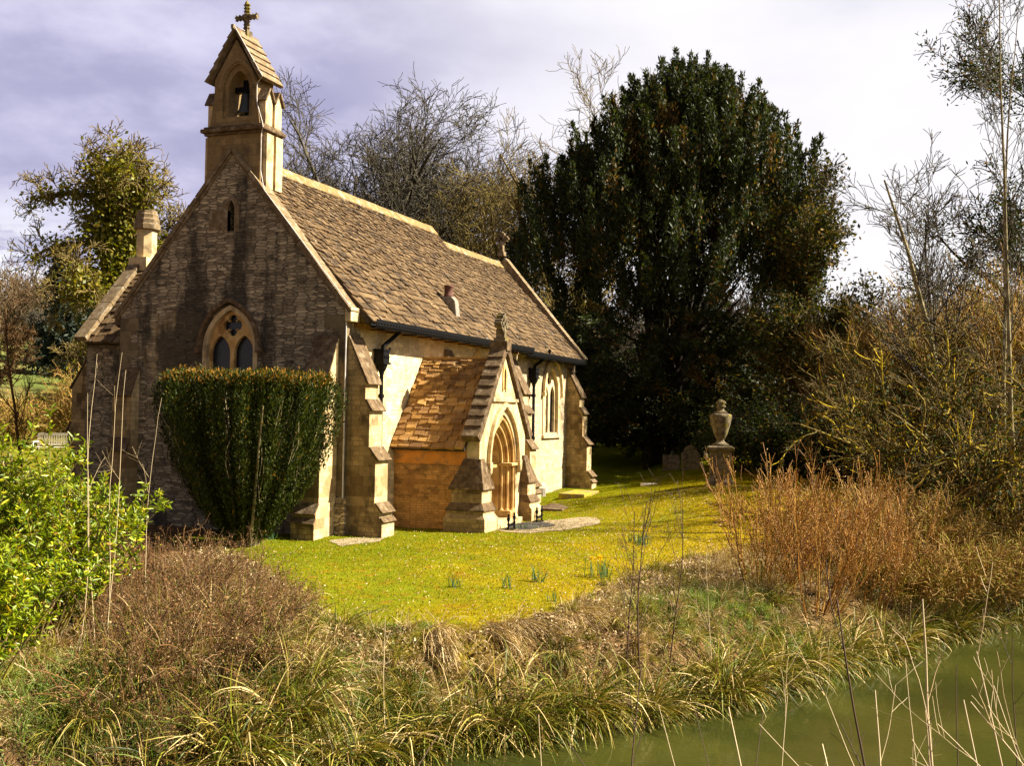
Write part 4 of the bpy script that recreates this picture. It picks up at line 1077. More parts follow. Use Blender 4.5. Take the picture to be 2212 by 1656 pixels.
x, y = PX_(2075, 37); tree('arching_tree', 'second bare tree with twin upright stems behind the curving one', 'tree', P3(x, y), 12.0, .13, [(12, .3, .3, .8, .28, .10, .06, .5, 8), (8, .25, .4, .9, .12, .16, .03, .5, 6), (6, .2, .4, .9, .05, .2, .02, .6, 5)], 'grey', None, 1, minr=.011, trunk_h=.8, k0=10, wig0=.05, lean=(-.04, .10), ta=.2)
x, y = PX_(2230, 46); t, lv = tree('cedar_tree', 'dark evergreen with level black boughs at the right edge of the sky', 'tree', P3(x, y), 15.5, .4, [(20, .25, 1.0, 1.5, .40, .12, .01, .45, 8), (9, .2, .4, 1.0, .14, .2, .02, .5, 6), (9, .2, .4, 1.0, .06, .25, .02, .6, 5)], 'dark', None, minr=.018, trunk_h=.95, k0=10, wig0=.04, ta=.2)
g = Geo(); C = along(lv[2], 16000, .25); g.quads(C, rng.normal(0, 1, C.shape) + [0, 0, .6], rng.uniform(.12, .28, len(C)), .07, tint=(rng.random(len(C)) < .15).astype(float)); g.obj('foliage', LM['ivydark'], t)
for k, (px, D, H, W) in enumerate(((2020, 42, 6.0, 3.2), (2130, 39, 6.8, 3.4), (2215, 36, 6.6, 3.0), (1900, 44, 5.2, 3.0))):
    twig_bush('willow_bush', ['orange brown willow bush above the mossy thorn', 'tall orange brown willow bush below the curving tree', 'orange brown willow bush at the right frame edge', 'lower tan willow bush beside the ivy clad tree'][k], 'bush', P3(*PX_(px, D)), H, W, 110, [(9, .3, .25, .7, .32, .10, .05, .55, 6), (8, .2, .3, .8, .13, .15, .03, .7, 4)], LM['tan'], .55, .010, 'willow bushes on the right', .03, .06, .03)


def thorn(lab, px, D, H, W, seed, leafn):
    x, y = PX_(px, D); t = thing('mossy_thorn', lab, 'bush', P3(x, y), 0, 'mossy thorn bushes on the right'); n = 13
    a = rng.uniform(0, 6.28, n); lv = [grow(np.c_[rng.normal(0, .4, (n, 2)), np.full(n, -.2)], np.c_[np.cos(a) * .6, np.sin(a) * .6, np.ones(n)], H * rng.uniform(.8, 1.3, n), .10, 11, .12, -.055, .35)]
    for (m, t0, a0, a1, lf, wg, u_, rf, K) in ((10, .25, .4, 1.1, .42, .2, .0, .5, 8), (7, .2, .4, 1.1, .2, .24, .0, .55, 6), (5, .2, .4, 1.0, .09, .25, .0, .65, 4)):
        S, D_, r_, tt = spawn(*lv[-1], m, t0, 1, (a0, a1)); lv.append(grow(S, D_, H * lf * rng.uniform(.5, 1.3, len(S)), r_ * rf, K, wg, u_, .35))
    g = Geo(); g.tubes(lv[0][0], lv[0][2], 6); g.tubes(lv[1][0], np.maximum(lv[1][2], .026), 4); g.obj('boughs', BK['moss'], t, True)
    g = Geo(); g.tubes(lv[2][0], np.maximum(lv[2][2], .012), 3, tint=(rng.random(len(lv[2][0])) < .22).astype(float)); g.tubes(lv[3][0], np.maximum(lv[3][2], .006), 3, tint=(rng.random(len(lv[3][0])) < .10).astype(float)); g.obj('twigs', LM['mosstwig'], t)
    g = Geo(); C = along(lv[1], leafn, .28); C = C[C[:, 2] > .3]; g.leaves(C, rng.normal(0, 1, C.shape), rng.uniform(.07, .14, len(C)), rng.uniform(.05, .09, len(C)), tint=(rng.random(len(C)) < .25).astype(float)); g.obj('ivy', LM['ivydark'], t)


thorn('wide mossy thorn bush with arching yellow boughs beside the urn', 2000, 33, 4.6, 4, 1, 5000); thorn('mossy thorn bush with dark ivy at the right frame edge', 2180, 29, 4.4, 4, 2, 5000); thorn('darker ivied thorn bush behind the rusty stemmed shrubs', 2090, 37, 4.0, 4, 3, 12000)
def darkbush(lab, px, D, H, W):
    t = twig_bush('evergreen_bush', lab, 'bush', P3(*PX_(px, D)), H, W, 40, [(7, .2, .4, 1.0, .32, .15, .02, .6, 6), (6, .2, .4, 1.0, .16, .2, .0, .7, 4)], BK['dark'], .8, .010, 'dark evergreen bushes in the shade', .03, .08, .0, 1, .7, (14000, .14, (.07, .15), (.05, .09), LM['ivydark'], .06))


darkbush('dark rounded evergreen bush in shade right of the urn', 1660, 43, 2.6, 2.4); darkbush('dark evergreen bush under the mossy thorn, middle of the three', 1770, 41, 2.9, 2.6); darkbush('dark evergreen bush nearest the right edge behind the thorn', 1890, 39, 3.0, 2.6); darkbush('black shaded evergreen bush behind the mossy thorn at the right', 2040, 38, 3.2, 2.8)
# scrub below the yew and the wood far behind
for k, (px, D, H) in enumerate(((1580, 62, 7.5), (1500, 70, 8.5), (1660, 58, 7.0), (1330, 66, 7))):
    twig_bush('scrub_bush', ['grey leafless scrub in shade behind the urn', 'tall grey scrub in the gap between the yew and the urn', 'grey brown scrub left of the ivy clad tree', 'dim scrub behind the chancel under the yew'][k], 'bush', P3(*PX_(px, D)), H, 5, 90, [(9, .2, .4, .9, .3, .15, .04, .6, 6), (8, .2, .4, .9, .13, .2, .02, .7, 4)], leafmat('scrub%d' % k, [(.05, .036, .026), (.075, .056, .04), (.035, .025, .018)], None, .9, .1, 0), .6, .018, 'grey scrub in the shade', .05, .07, .03)
g = Geo(); n = 700; D = rng.uniform(85, 150, n); lat = rng.uniform(.02, .62, n) * D; q = CAM + np.outer(lat, r0) + np.outer(D, [math.cos(YAW), math.sin(YAW), 0]); q[:, 2] = hz(q[:, 0], q[:, 1]) - .5
P, T, Rd = grow(q, [0, 0, 1.], rng.uniform(6, 11, n), .16, 7, .04, .05, .3); g.tubes(P, Rd, 4); S, D_, r_, tt = spawn(P, T, Rd, 12, .2, 1, (.4, 1.0)); P2, T2, R2 = grow(S, D_, rng.uniform(1.5, 4, len(S)), r_ * .5, 5, .12, .05); g.tubes(P2, R2, 3); S, D_, r_, tt = spawn(P2, T2, R2, 4, .2, 1, (.4, 1.0)); P3_, _, R3 = grow(S, D_, rng.uniform(.8, 2, len(S)), .03, 4, .15, .05); g.tubes(P3_, np.maximum(R3, .025), 3)
o = g.obj('distant_wood', leafmat('distant_wood', [(.06, .048, .036), (.09, .07, .05), (.04, .032, .024)], None, .9, .1, 0)); o['kind'] = 'stuff'; o['label'] = 'far leafless wood behind the churchyard'; o['category'] = 'wood'
g = Geo(); n = 260; D = rng.uniform(125, 175, n); lat = rng.uniform(-.62, -.30, n) * D; q = CAM + np.outer(lat, r0) + np.outer(D, [math.cos(YAW), math.sin(YAW), 0]); q[:, 2] = hz(q[:, 0], q[:, 1]) - .5
P, T, Rd = grow(q, [0, 0, 1.], rng.uniform(4, 8, n), .16, 7, .06, .05, .3); g.tubes(P, Rd, 4); S, D_, r_, tt = spawn(P, T, Rd, 14, .1, 1, (.5, 1.1)); P2, T2, R2 = grow(S, D_, rng.uniform(1.5, 4, len(S)), r_ * .5, 5, .15, .05); g.tubes(P2, R2, 3); S, D_, r_, tt = spawn(P2, T2, R2, 5, .1, 1, (.4, 1.0)); P3_, _, R3 = grow(S, D_, rng.uniform(.8, 2, len(S)), .04, 4, .15, .05); g.tubes(P3_, np.maximum(R3, .04), 3)
o = g.obj('hilltop_wood', leafmat('hilltop_wood', [(.10, .065, .035), (.15, .10, .05), (.07, .05, .03)], None, .9, .1, 0)); o['kind'] = 'stuff'; o['label'] = 'leafless wood along the top of the far field'; o['category'] = 'wood'

seed(107)
# ---- clipped yew in front of the west wall
tx, ty = PX_(536, 24.5); tz = float(hz(tx, ty))
top = thing('clipped_yew', 'flat topped clipped yew bush narrowing to its foot before the gable wall', 'bush', (tx, ty, tz))
g = Geo(); n = 26; a = rng.uniform(0, 6.28, n); q = np.sqrt(rng.uniform(0, 1, n))
P, T, Rd = grow(np.c_[np.cos(a) * q * .3, np.sin(a) * q * .3, np.full(n, -.2)], np.c_[np.cos(a) * q * .42, np.sin(a) * q * .42, np.ones(n)], 3.6, .05, 9, .03, .01, .3); g.tubes(P, Rd, 5)
a = rng.uniform(0, 6.28, 34); zq = rng.uniform(.9, 2.6, 34); q = np.interp(zq, [0, .4, 1.0, 1.9, 3.0, 3.4, 3.75], [.30, .58, 1.02, 1.50, 1.82, 1.87, 1.70]) * .97
P, T, Rd = grow(np.c_[np.cos(a) * q, np.sin(a) * q, zq], np.c_[np.cos(a) * .30, np.sin(a) * .30, np.ones(34)], rng.uniform(.4, 1.0, 34), .012, 6, .10, .02, .4); g.tubes(P, Rd, 4); g.obj('stems', BK['pale'], top, True)
NS = 300; a = rng.uniform(0, 6.28, NS); f = np.where(rng.random(NS) < .55, rng.uniform(.80, 1.0, NS), np.sqrt(rng.uniform(0, .7, NS))); nl = 380
lum = 1 + .12 * np.sin(a * 11 + 1) + .10 * np.sin(a * 17 + 2); i = np.repeat(np.arange(NS), nl); zz = rng.uniform(.02, 1, len(i)) ** .85 * 3.72
rad = (np.interp(zz, [0, .4, 1.0, 1.9, 3.0, 3.4, 3.75], [.30, .58, 1.02, 1.50, 1.82, 1.87, 1.70])) * (1 + (lum[i] - 1) * (1 - .6 * sstep(3.0, 3.7, zz)))
th = a[i] + rng.normal(0, .022, len(i)); rr2 = rad * f[i] + rng.normal(0, .045, len(i))
C = np.c_[np.cos(th) * rr2 * 1.0, np.sin(th) * rr2, zz + rng.normal(0, .02, len(i))]; keep = C[:, 2] < 3.74 + .05 * rng.random(len(i)); keep &= ~((np.sin(a[i] * 23) > .6) & (f[i] > .93) & (rng.random(len(i)) < .7)); C = C[keep]; zz = zz[keep]; th = th[keep]
g.__init__(); g.quads(C, np.c_[np.cos(th) * .35, np.sin(th) * .35, np.ones(len(C))] + rng.normal(0, .45, C.shape), rng.uniform(.05, .12, len(C)), rng.uniform(.018, .035, len(C)), tint=((rng.random(len(C)) < .015 + .36 * sstep(3.46, 3.76, zz))).astype(float))
nt_ = 14000; a2 = rng.uniform(0, 6.28, nt_); q2 = np.sqrt(rng.uniform(0, 1, nt_)) * 1.82; C = np.c_[np.cos(a2) * q2, np.sin(a2) * q2, 3.63 + rng.normal(0, .055, nt_) + .05 * np.sin(a2 * 5) * q2 / 1.8 + .10 * rng.random(nt_) ** 6]
g.quads(C, rng.normal(0, .5, C.shape) + [0, 0, 1], rng.uniform(.05, .12, nt_), rng.uniform(.02, .035, nt_), tint=(rng.random(nt_) < .33).astype(float))
g.obj('foliage', LM['clipped'], top)


seed(108)
# ---- laurel
def laurel(lab, lat, D, H, W, n0):
    x, y = at(lat, D); t = thing('laurel_bush', lab, 'bush', P3(x, y), 0, 'laurel bushes on the left bank')
    a = rng.uniform(0, 6.28, n0); q = np.sqrt(rng.uniform(0, 1, n0)); dv = np.c_[np.cos(a) * q * .55, np.sin(a) * q * .55, np.ones(n0)]
    lv = [grow(np.c_[np.cos(a) * q * W * .55, np.sin(a) * q * W * .55, np.full(n0, -.1)], dv, H * rng.uniform(.65, 1.0, n0) * (1.05 - .25 * q), .02, 8, .08, .04, .4)]
    for (m, t0, a0, a1, lf, wg, u_, rf, K) in ((5, .25, .4, 1.1, .28, .1, .09, .6, 6), (3, .3, .3, .9, .16, .1, .12, .7, 5)):
        S, D_, r_, tt = spawn(*lv[-1], m, t0, 1, (a0, a1)); lv.append(grow(S, D_, H * lf * rng.uniform(.6, 1.2, len(S)), r_ * rf, K, wg, u_, .5))
    g = Geo()
    for l in lv: g.tubes(l[0], np.maximum(l[2], .004), 4)
    g.obj('stems', BK['olive'], t)
    g = Geo()
    for l, per in ((lv[2], 16), (lv[1], 14)):
        S, D_, r_, tt = spawn(*l, per, .15, 1, (.7, 1.6)); D_ = unit(D_ + [0, 0, .05]); g.leaves(S, D_, rng.uniform(.05, .145, len(S)), rng.uniform(.022, .046, len(S)), .28, tint=(rng.random(len(S)) < .04).astype(float))
    g.obj('leaves', LM['laurel'], t)


laurel('tall glossy green laurel bush beside the gable wall corner', -6.75, 15.6, 2.5, 1.15, 44); laurel('big bright laurel bush at the left edge in front of the bench', -7.5, 15.2, 2.8, 2.0, 60); laurel('lower laurel bush at the lower left edge above the water', -6.7, 13.0, 2.0, 1.3, 34)

# ---- monument with urn
mx, my = PX_(1558, 36); mz = float(hz(mx, my)); mon = thing('urn_monument', 'stone urn on a square pedestal standing on the lawn among rusty stems', 'monument', (mx, my, mz), R(12))
mb = MB(); B4 = 2 ** .5 / 2
mb.lathe([(.62 * B4, -.3), (.62 * B4, .16), (.55 * B4, .20), (.50 * B4, .26), (.47 * B4, .32)] and [(.60, -.3), (.60, .14), (.55, .18), (.50, .24), (.47, .27), (.47, 1.06), (.50, 1.09), (.56, 1.14), (.60, 1.17), (.60, 1.25), (.50, 1.29)], (0, 0, 0), 4, 0, True); mb.obj('pedestal', MAT['moss_stone'], mon, bevel=.012)
mb = MB(); mb.lathe([(.26, 1.29), (.26, 1.34), (.19, 1.38), (.12, 1.44), (.11, 1.50), (.15, 1.54), (.22, 1.70), (.29, 1.95), (.335, 2.15), (.35, 2.24), (.34, 2.30), (.26, 2.33), (.20, 2.335)], (0, 0, 0), 28, 0, False, .025); mb.obj('urn', MAT['moss_stone'], mon, True)
mb = MB(); mb.lathe([(.24, 2.335), (.20, 2.38), (.12, 2.44), (.10, 2.50), (.15, 2.54), (.17, 2.58), (.13, 2.60), (.11, 2.62), (.16, 2.66), (.15, 2.72), (.09, 2.76), (.03, 2.80)], (0, 0, 0), 18); mb.obj('finial', MAT['moss_stone'], mon, True)


# ---- headstones, slabs
def headstone(lab, px, D, w, h, rz, round_=True):
    x, y = PX_(px, D); mb = MB(); sh = .12
    out_ = [(-w / 2, -.3), (w / 2, -.3), (w / 2, h - w * .45)] + ([(w / 2 - .05, h - w * .42)] + [(w * .38 * math.cos(i * math.pi / 8), h - w * .38 + w * .38 * math.sin(i * math.pi / 8)) for i in range(9)] + [(-w / 2 + .05, h - w * .42)]) * round_ + [(-w / 2, h - w * .45)]
    mb.ext(out_, [], lambda u, v_, d: (d, u, v_), -.06, .06); o = mb.obj('headstone', MAT['moss_stone'], None, bevel=.012); o.location = P3(x, y); o.rotation_euler = (0, R(2), rz); tag(o, lab, 'headstone', 'headstones')


headstone('shaded headstone with lit rounded shoulder under the yew, right of two', 1494, 46, .75, 1.02, R(8)); headstone('dark headstone with a thin sunlit edge, left of the two under the yew', 1452, 47, .7, .95, R(5), False)
headstone('dark rough headstone behind the laurel at the left frame edge', 2, 24, .8, 2.0, R(25))


def slab(name, lab, cat, px, py, D, sx, sy, h, rz, m, xy=None):
    x, y = xy or PX_(px, D); mb = MB(); mb.box(-sx / 2, sx / 2, -sy / 2, sy / 2, -.12, h, 0, .02); o = mb.obj(name, m, None, bevel=.02); o.location = P3(x, y); o.rotation_euler = (R(1), 0, rz); return tag(o, lab, cat)


slab('ledger_stone', 'flat brown ledger stone in the grass beyond the porch', 'gravestone', 1185, 1095, 36, 2.0, .85, .06, R(4), MAT['cap'], (9.5, -2.25))
slab('grave_kerb', 'raised mossy grave slab below the chancel buttress', 'gravestone', 1262, 1075, 40.5, 2.3, .9, .16, R(3), plain('moss_cushion', (.33, .26, .015), (.22, .15, .02), 6, .95, .8, c=(.2, .15, .08), cs=2), (14.0, -1.6))
slab('stone_fragment', 'small pale stone lying on the shaded lawn towards the yew', 'stone', 1407, 1027, 41, .35, .6, .07, R(30), MAT['white_paint'])
mb = MB(); mb.lathe([(.22, -.1), (.23, .26), (.19, .27), (.18, .1), (.001, .09)], (13.95, -.15, float(hz(13.95, -.15))), 14); tag(mb.obj('stone_gully', MAT['cement'], None), 'small round stone gully under the chancel downpipe', 'gully')

# ---- bench
bx_, by_ = PX_(117, 45); bz_ = float(hz(bx_, by_)); bench = thing('garden_bench', 'cream painted slatted garden bench behind the laurel', 'bench', (bx_, by_, CAM[2] - (968 - 876) / 2400 * 45 - .40), R(-70))
mb = MB()
for k in range(4): mb.box(-.70, .70, -.22 + k * .115, -.13 + k * .115, .41, .435)
mb.obj('seat', MAT['white_paint'], bench)
mb = MB(); mb.box(-.70, .70, .26, .30, .90, 1.0); mb.box(-.70, .70, .26, .30, .50, .56)
for k in range(14): x_ = -.64 + k * .0985; mb.box(x_ - .022, x_ + .022, .265, .295, .56, .90)
mb.obj('backrest', MAT['white_paint'], bench)
for sx in (-1, 1):
    mb = MB(); mb.box(sx * .70 - .03, sx * .70 + .03, .25, .31, -.3, .96); mb.obj('leg', MAT['white_paint'], bench)
    mb = MB(); mb.box(sx * .70 - .03, sx * .70 + .03, -.26, -.20, -.3, .62); mb.obj('leg', MAT['white_paint'], bench)
    mb = MB(); mb.box(sx * .70 - .04, sx * .70 + .04, -.28, .249, .62, .66); mb.obj('armrest', MAT['white_paint'], bench)

# ---- path, gravel, boot scrapers
def patch(name, pts, m, dz, n=26):
    pts = np.array(pts); c = pts.mean(0); V = [(c[0], c[1], float(hz(*c)) + dz)]; F_ = []; rings = 6
    for r_ in range(1, rings + 1):
        for k in range(n):
            f = k / n * len(pts); i = int(f); w = f - i; q = pts[i] * (1 - w) + pts[(i + 1) % len(pts)] * w; q = c + (q - c) * r_ / rings * (1 + .05 * math.sin(k * 2.3)); V.append((q[0], q[1], float(hz(*q)) + dz))
    F_ = [(0, 1 + k, 1 + (k + 1) % n) for k in range(n)]; G_ = [(1 + (r_ - 1) * n + k, 1 + r_ * n + k, 1 + r_ * n + (k + 1) % n, 1 + (r_ - 1) * n + (k + 1) % n) for r_ in range(1, rings) for k in range(n)]
    o = mesh_np(name, V, [np.array(F_), np.array(G_)], m, None, True); o['kind'] = 'structure'; return o


GR = plain('gravel', (.40, .31, .19), (.27, .20, .12), 30, .95, .8, c=(.20, .14, .07), cs=3, dist=.03)
patch('gravel_path', [(2.9, -2.9), (2.72, -3.55), (3.98, -4.3), (6.02, -4.75), (7.05, -4.1), (6.2, -3.3), (5.4, -2.7), (3.62, -2.66)], GR, .012)
patch('paved_path', [(3.5, -2.70), (3.55, -3.4), (5.0, -3.75), (5.6, -3.2), (5.3, -2.66)], plain('dark_paving', (.055, .05, .045), (.035, .03, .028), 6, .8), .022)
patch('gravel_patch', [(-1.6, -.9), (-1.0, -.2), (-.2, -.5), (.1, -1.1), (-.6, -1.3)], GR, .010)


def scraper(lab, x, y, rz):
    t = thing('boot_scraper', lab, 'boot scraper', P3(x, y), rz, 'boot scrapers at the porch'); mb = MB(); mb.box(-.26, .26, -.012, .012, .10, .17); mb.box(-.30, .30, -.11, .11, .0, .025); mb.obj('blade', MAT['iron'], t)
    for q in (-1, 1): mb = MB(); mb.lathe([(.03, 0), (.02, .1), (.035, .16), (.02, .22), (.04, .28), (.045, .31), (.02, .36), (.03, .40), (.001, .44)], (q * .28, 0, 0), 10); mb.obj('post', MAT['iron'], t, True)


scraper('black iron boot scraper left of the porch steps, nearest the lawn', 3.55, -2.98, R(5)); scraper('black iron boot scraper right of the porch step before the far buttress', 5.75, -2.98, R(5))

seed(109)
# ---- shrubs with rusty upright stems
RS_ = [(6, .2, .15, .6, .34, .06, .09, .6, 6), (4, .25, .2, .7, .14, .08, .07, .7, 4)]
for k, (px, D, H, W, n) in enumerate(((1650, 22.5, 2.5, 1.5, 28), (1755, 22.0, 2.7, 1.6, 32), (1870, 23.5, 2.5, 1.6, 28))):
    twig_bush('rusty_shrub', ['rusty stemmed shrub in front of the urn pedestal, dark leaved at its foot', 'tallest rusty stemmed shrub with upright whips right of the urn', 'rusty brown shrub merging into the tan brush on the right'][k], 'shrub', P3(*PX_(px, D)), H, W, n, RS_, LM['rust'], .72, .0046, 'rusty stemmed shrubs', .013, .05, .07, 1, .4, (2600, .035, (.02, .05), (.012, .025), LM['rust'], .35))
for k, (px, D, H, W) in enumerate(((1960, 24.5, 1.7, 1.6), (2060, 25.5, 1.9, 1.8), (2160, 27, 2.0, 1.8), (1900, 26.5, 2.1, 1.6), (2230, 28.5, 2.2, 1.9))):
    twig_bush('tan_brush', ['low tan brush right of the rusty shrubs above the water', 'tan twiggy brush in the middle of the right bank', 'tan brush sloping to the water near the right edge', 'tan twiggy brush behind the rusty shrubs', 'tan brush at the right frame edge'][k], 'brush', P3(*PX_(px, D)), H, W, 90, [(7, .2, .3, .9, .32, .12, .02, .6, 6), (6, .2, .3, .9, .15, .15, .0, .7, 4)], LM['tan'], .9, .006, 'tan brush on the right bank', .010, .08, .02, 1, .6, (2500, .06, (.04, .09), (.015, .03), LM['tan'], .15))

seed(110)
# ---- dead bramble clumps on the left bank
bs = thing('bramble_clump', '', 'bramble', (0, 0, 0), 0, 'dead bramble clumps on the left bank'); n = 48; a = rng.uniform(0, 6.28, n); q = np.sqrt(rng.uniform(0, 1, n))
lv = [grow(np.c_[np.cos(a) * q * .5, np.sin(a) * q * .5, np.full(n, -.1)], np.c_[np.cos(a) * .5, np.sin(a) * .5, np.ones(n)], rng.uniform(.35, 1.25, n), .006, 9, .14, -rng.uniform(.0, .16, n), .5)]
S, D, r_, tt = spawn(*lv[0], 4, .2, 1, (.4, 1.2)); lv.append(grow(S, D, rng.uniform(.1, .4, len(S)), .004, 5, .2, -.05, .5))
g = Geo(); g.tubes(lv[0][0], np.maximum(lv[0][2], .005), 3); g.tubes(lv[1][0], np.maximum(lv[1][2], .0035), 3); g.obj('stems', LM['bramble'], bs)
g = Geo(); C = along(lv[1], 650, .05); g.quads(C, rng.normal(0, 1, C.shape), rng.uniform(.02, .06, len(C)), rng.uniform(.012, .03, len(C)), tint=(rng.random(len(C)) < .12).astype(float)); g.obj('leaves', LM['bramble'], bs)
BR = [(390, 20.0, 'against the foot of the gable wall left of the clipped yew'), (440, 18.6, 'in front of the clipped yew, nearest its foot'), (395, 17.6, 'beside the right side of the laurel'), (470, 17.4, 'between laurel and lawn, upper row'), (380, 16.2, 'under the right branches of the laurel'), (450, 15.8, 'in the middle of the left bank'), (540, 16.2, 'on the left bank below the lawn corner'), (420, 14.7, 'low on the left bank above the sedge'), (510, 15.2, 'low on the left bank near the straw'), (250, 13.8, 'at the lower left between laurel and sedge')]
for k, (px, D, w) in enumerate(BR):
    x, y = PX_(px, D); lb = 'dead brown bramble clump ' + w
    if k == 0: bs.location = P3(x, y); bs['label'] = lb
    else: dup(bs, P3(x, y), rng.uniform(0, 6.28), rng.uniform(.6, 1.1), lb)

seed(111)
# ---- sedge tussocks along the water
def sedge_mesh(par, n, h):
    g = Geo(); a = rng.uniform(0, 6.28, n); q = np.sqrt(rng.uniform(0, 1, n)) * .22
    P, T, Rd = grow(np.c_[np.cos(a) * q, np.sin(a) * q, np.full(n, -.1)], np.c_[np.cos(a) * .42, np.sin(a) * .42, np.ones(n)] + rng.normal(0, .2, (n, 3)), h * rng.uniform(.4, 1.35, n) ** 1.2, 1, 9, .06, -rng.uniform(.12, .52, n))
    w = np.interp(np.linspace(0, 1, 9), [0, .3, .8, 1], [.008, .012, .008, .002]); g.ribbons(P, w[None] * rng.uniform(.6, 1.5, (n, 1)), tint=(rng.random(n) < .13).astype(float)); return g.obj('blades', LM['sedge'], par)


pts = []; seg = np.diff(SHORE, axis=0); 
for (ax_, ay_), (dx, dy) in zip(SHORE[2:-4], seg[2:-3]):
    L = math.hypot(dx, dy); m_ = max(1, int(L / .62))
    for k in range(m_):
        f = (k + rng.uniform(.2, .8)) / m_; off = rng.uniform(.10, .42); pts.append((ax_ + dx * f - dy / L * off, ay_ + dy * f + dx / L * off, .85 + .6 * rng.random()))
        for q_ in range(2 if ax_ < -9.5 else 1):
         if rng.random() < (.8 if ax_ < -9.5 else .5 if ax_ > -4 else .25): off = rng.uniform(.8, 2.6 if ax_ < -9.5 else 1.5); pts.append((ax_ + dx * f - dy / L * off, ay_ + dy * f + dx / L * off, .5 + .45 * rng.random()))
for px_, D_ in ((430, 19.2), (560, 16.9), (505, 16.3), (455, 16.8), (345, 15.4), (300, 14.3), (400, 14.9), (480, 14.6), (590, 15.6), (640, 16.3), (220, 13.5), (520, 17.6), (150, 13.2), (610, 17.2)):
    x_, y_ = PX_(px_, D_); pts.append((x_, y_, rng.uniform(.55, 1.0)))
for px_, D_, sc_ in ((1085, 16.3, 1.55), (1015, 16.0, 1.3), (1255, 16.9, 1.45), (1400, 17.5, 1.35), (1560, 18.5, 1.4), (1180, 16.7, 1.2), (930, 15.6, 1.2), (640, 14.9, 1.35), (500, 14.2, 1.3)):
    x_, y_ = PX_(px_, D_); pts.append((x_, y_, sc_))
vis = []
for x, y, s_ in pts:
    v_ = np.array([x, y, float(hz(x, y))]) - CAM; zc = v_ @ fw; px = 1106 + 2400 * (v_ @ r0) / zc
    if -60 < px < 2280 and zc > 0 and 828 - 2400 * (v_ @ u0) / zc < 1760: vis.append((px, x, y, s_))
vis.sort(); protos = []
for v_ in range(3):
    t = thing('sedge_tussock', '', 'sedge', (0, 0, 0), 0, 'drooping sedge tussocks along the water'); sedge_mesh(t, 430, .80); protos.append(t)
ORD = ['first', 'second', 'third', 'fourth', 'fifth', 'sixth', 'seventh', 'eighth', 'ninth', 'tenth', 'eleventh', 'twelfth']
ZN = [(0, 420, 'below the laurel'), (420, 800, 'below the brambles'), (800, 1150, 'below the pale straw bank'), (1150, 1500, 'below the lawn corner'), (1500, 1850, 'below the rusty shrubs'), (1850, 2300, 'below the tan brush')]
cnt = {}
for k, (px, x, y, s_) in enumerate(vis):
    zn = next((w for a_, b_, w in ZN if px < b_)); c_ = cnt.get(zn, 0); cnt[zn] = c_ + 1
    lb = 'drooping sedge tussock, %s from the left %s' % (ORD[min(c_, 11)], zn)
    loc = (x, y, max(float(hz(x, y)), WATER + .05))
    if k < 3: protos[k].location = loc; protos[k].scale = (s_,) * 3; protos[k]['label'] = lb
    else: dup(protos[k % 3], loc, rng.uniform(0, 6.28), s_, lb)

seed(112)
# ---- loose cover: turf blades, litter, straw, green grass
def scatter(n, box, test):
    x = rng.uniform(box[0], box[1], n); y = rng.uniform(box[2], box[3], n); k = test(x, y); x, y = x[k], y[k]; return np.c_[x, y, hz(x, y)]


inlawn = lambda x, y: (poly_d(x, y, LAWN) + .4 * wob(x, y, 2.2) + rng.normal(0, .25, len(x)) > 0) & ~((x > 0) & (x < 18.6) & (y > 0)) & ~((np.abs(x - 4.4) < 1.7) & (y > -2.4) & (y < 0))
g = Geo(); C = scatter(260000, (-9, 20, -12, 3), inlawn); n = len(C); P, T, Rd = grow(C - [0, 0, .01], np.c_[rng.normal(0, .5, (n, 2)), np.ones(n)], rng.uniform(.025, .06, n), 1, 3, .1, -.1); g.ribbons(P, np.array([[.010, .008, .001]]) * rng.uniform(.7, 1.5, (n, 1)), tint=(rng.random(n) < np.clip(.0 + .07 * (C[:, 1] + 6.5) + .25 * wob(C[:, 0], C[:, 1], 1.2), 0, .95)).astype(float))
o = g.obj('lawn_grass', LM['turf']); o['kind'] = 'stuff'; o['label'] = 'short mossy yellow green lawn before the church'; o['category'] = 'grass'
g = Geo(); C = scatter(42000, (-9, 12, -12, 3), lambda x, y: inlawn(x, y) & (rng.random(len(x)) < .18 + .5 * sstep(-2, -7, y))); C[:, 2] += .03; g.quads(C, rng.normal(0, 1, C.shape) * [1, 1, .25], rng.uniform(.02, .05, len(C)), rng.uniform(.015, .03, len(C)))
bank = lambda x, y: (shore_d(x, y) > .1) & (poly_d(x, y, LAWN) < .15) & (shore_d(x, y) < 7)
C = scatter(70000, (-16, 10, -18, 3), bank); C[:, 2] += rng.uniform(.0, .05, len(C)); g.quads(C, rng.normal(0, 1, C.shape) * [1, 1, .45], rng.uniform(.03, .08, len(C)), rng.uniform(.02, .045, len(C)))
C = scatter(90000, (-12, 3, -13, 1), lambda x, y: (poly_d(x, y, LAWN) < .12) & (poly_d(x, y, LAWN) > -1.5) & (shore_d(x, y) > .9)); C[:, 2] += rng.uniform(.0, .10, len(C)); g.quads(C, rng.normal(0, 1, C.shape) * [1, 1, .4], rng.uniform(.03, .09, len(C)), rng.uniform(.02, .05, len(C)))
C = scatter(2500, (-13, 8, -19, -4), lambda x, y: (shore_d(x, y) < -.02) & (shore_d(x, y) > -1.6) & (rng.random(len(x)) < np.exp(shore_d(x, y) * 2.2))); C[:, 2] = WATER + .006; g.quads(C, rng.normal(0, 1, C.shape) * [1, 1, .03], rng.uniform(.03, .09, len(C)), rng.uniform(.01, .035, len(C)))
o = g.obj('fallen_leaves', LM['litter']); o['kind'] = 'stuff'; o['label'] = 'pale fallen leaves strewn over lawn and bank'; o['category'] = 'leaves'
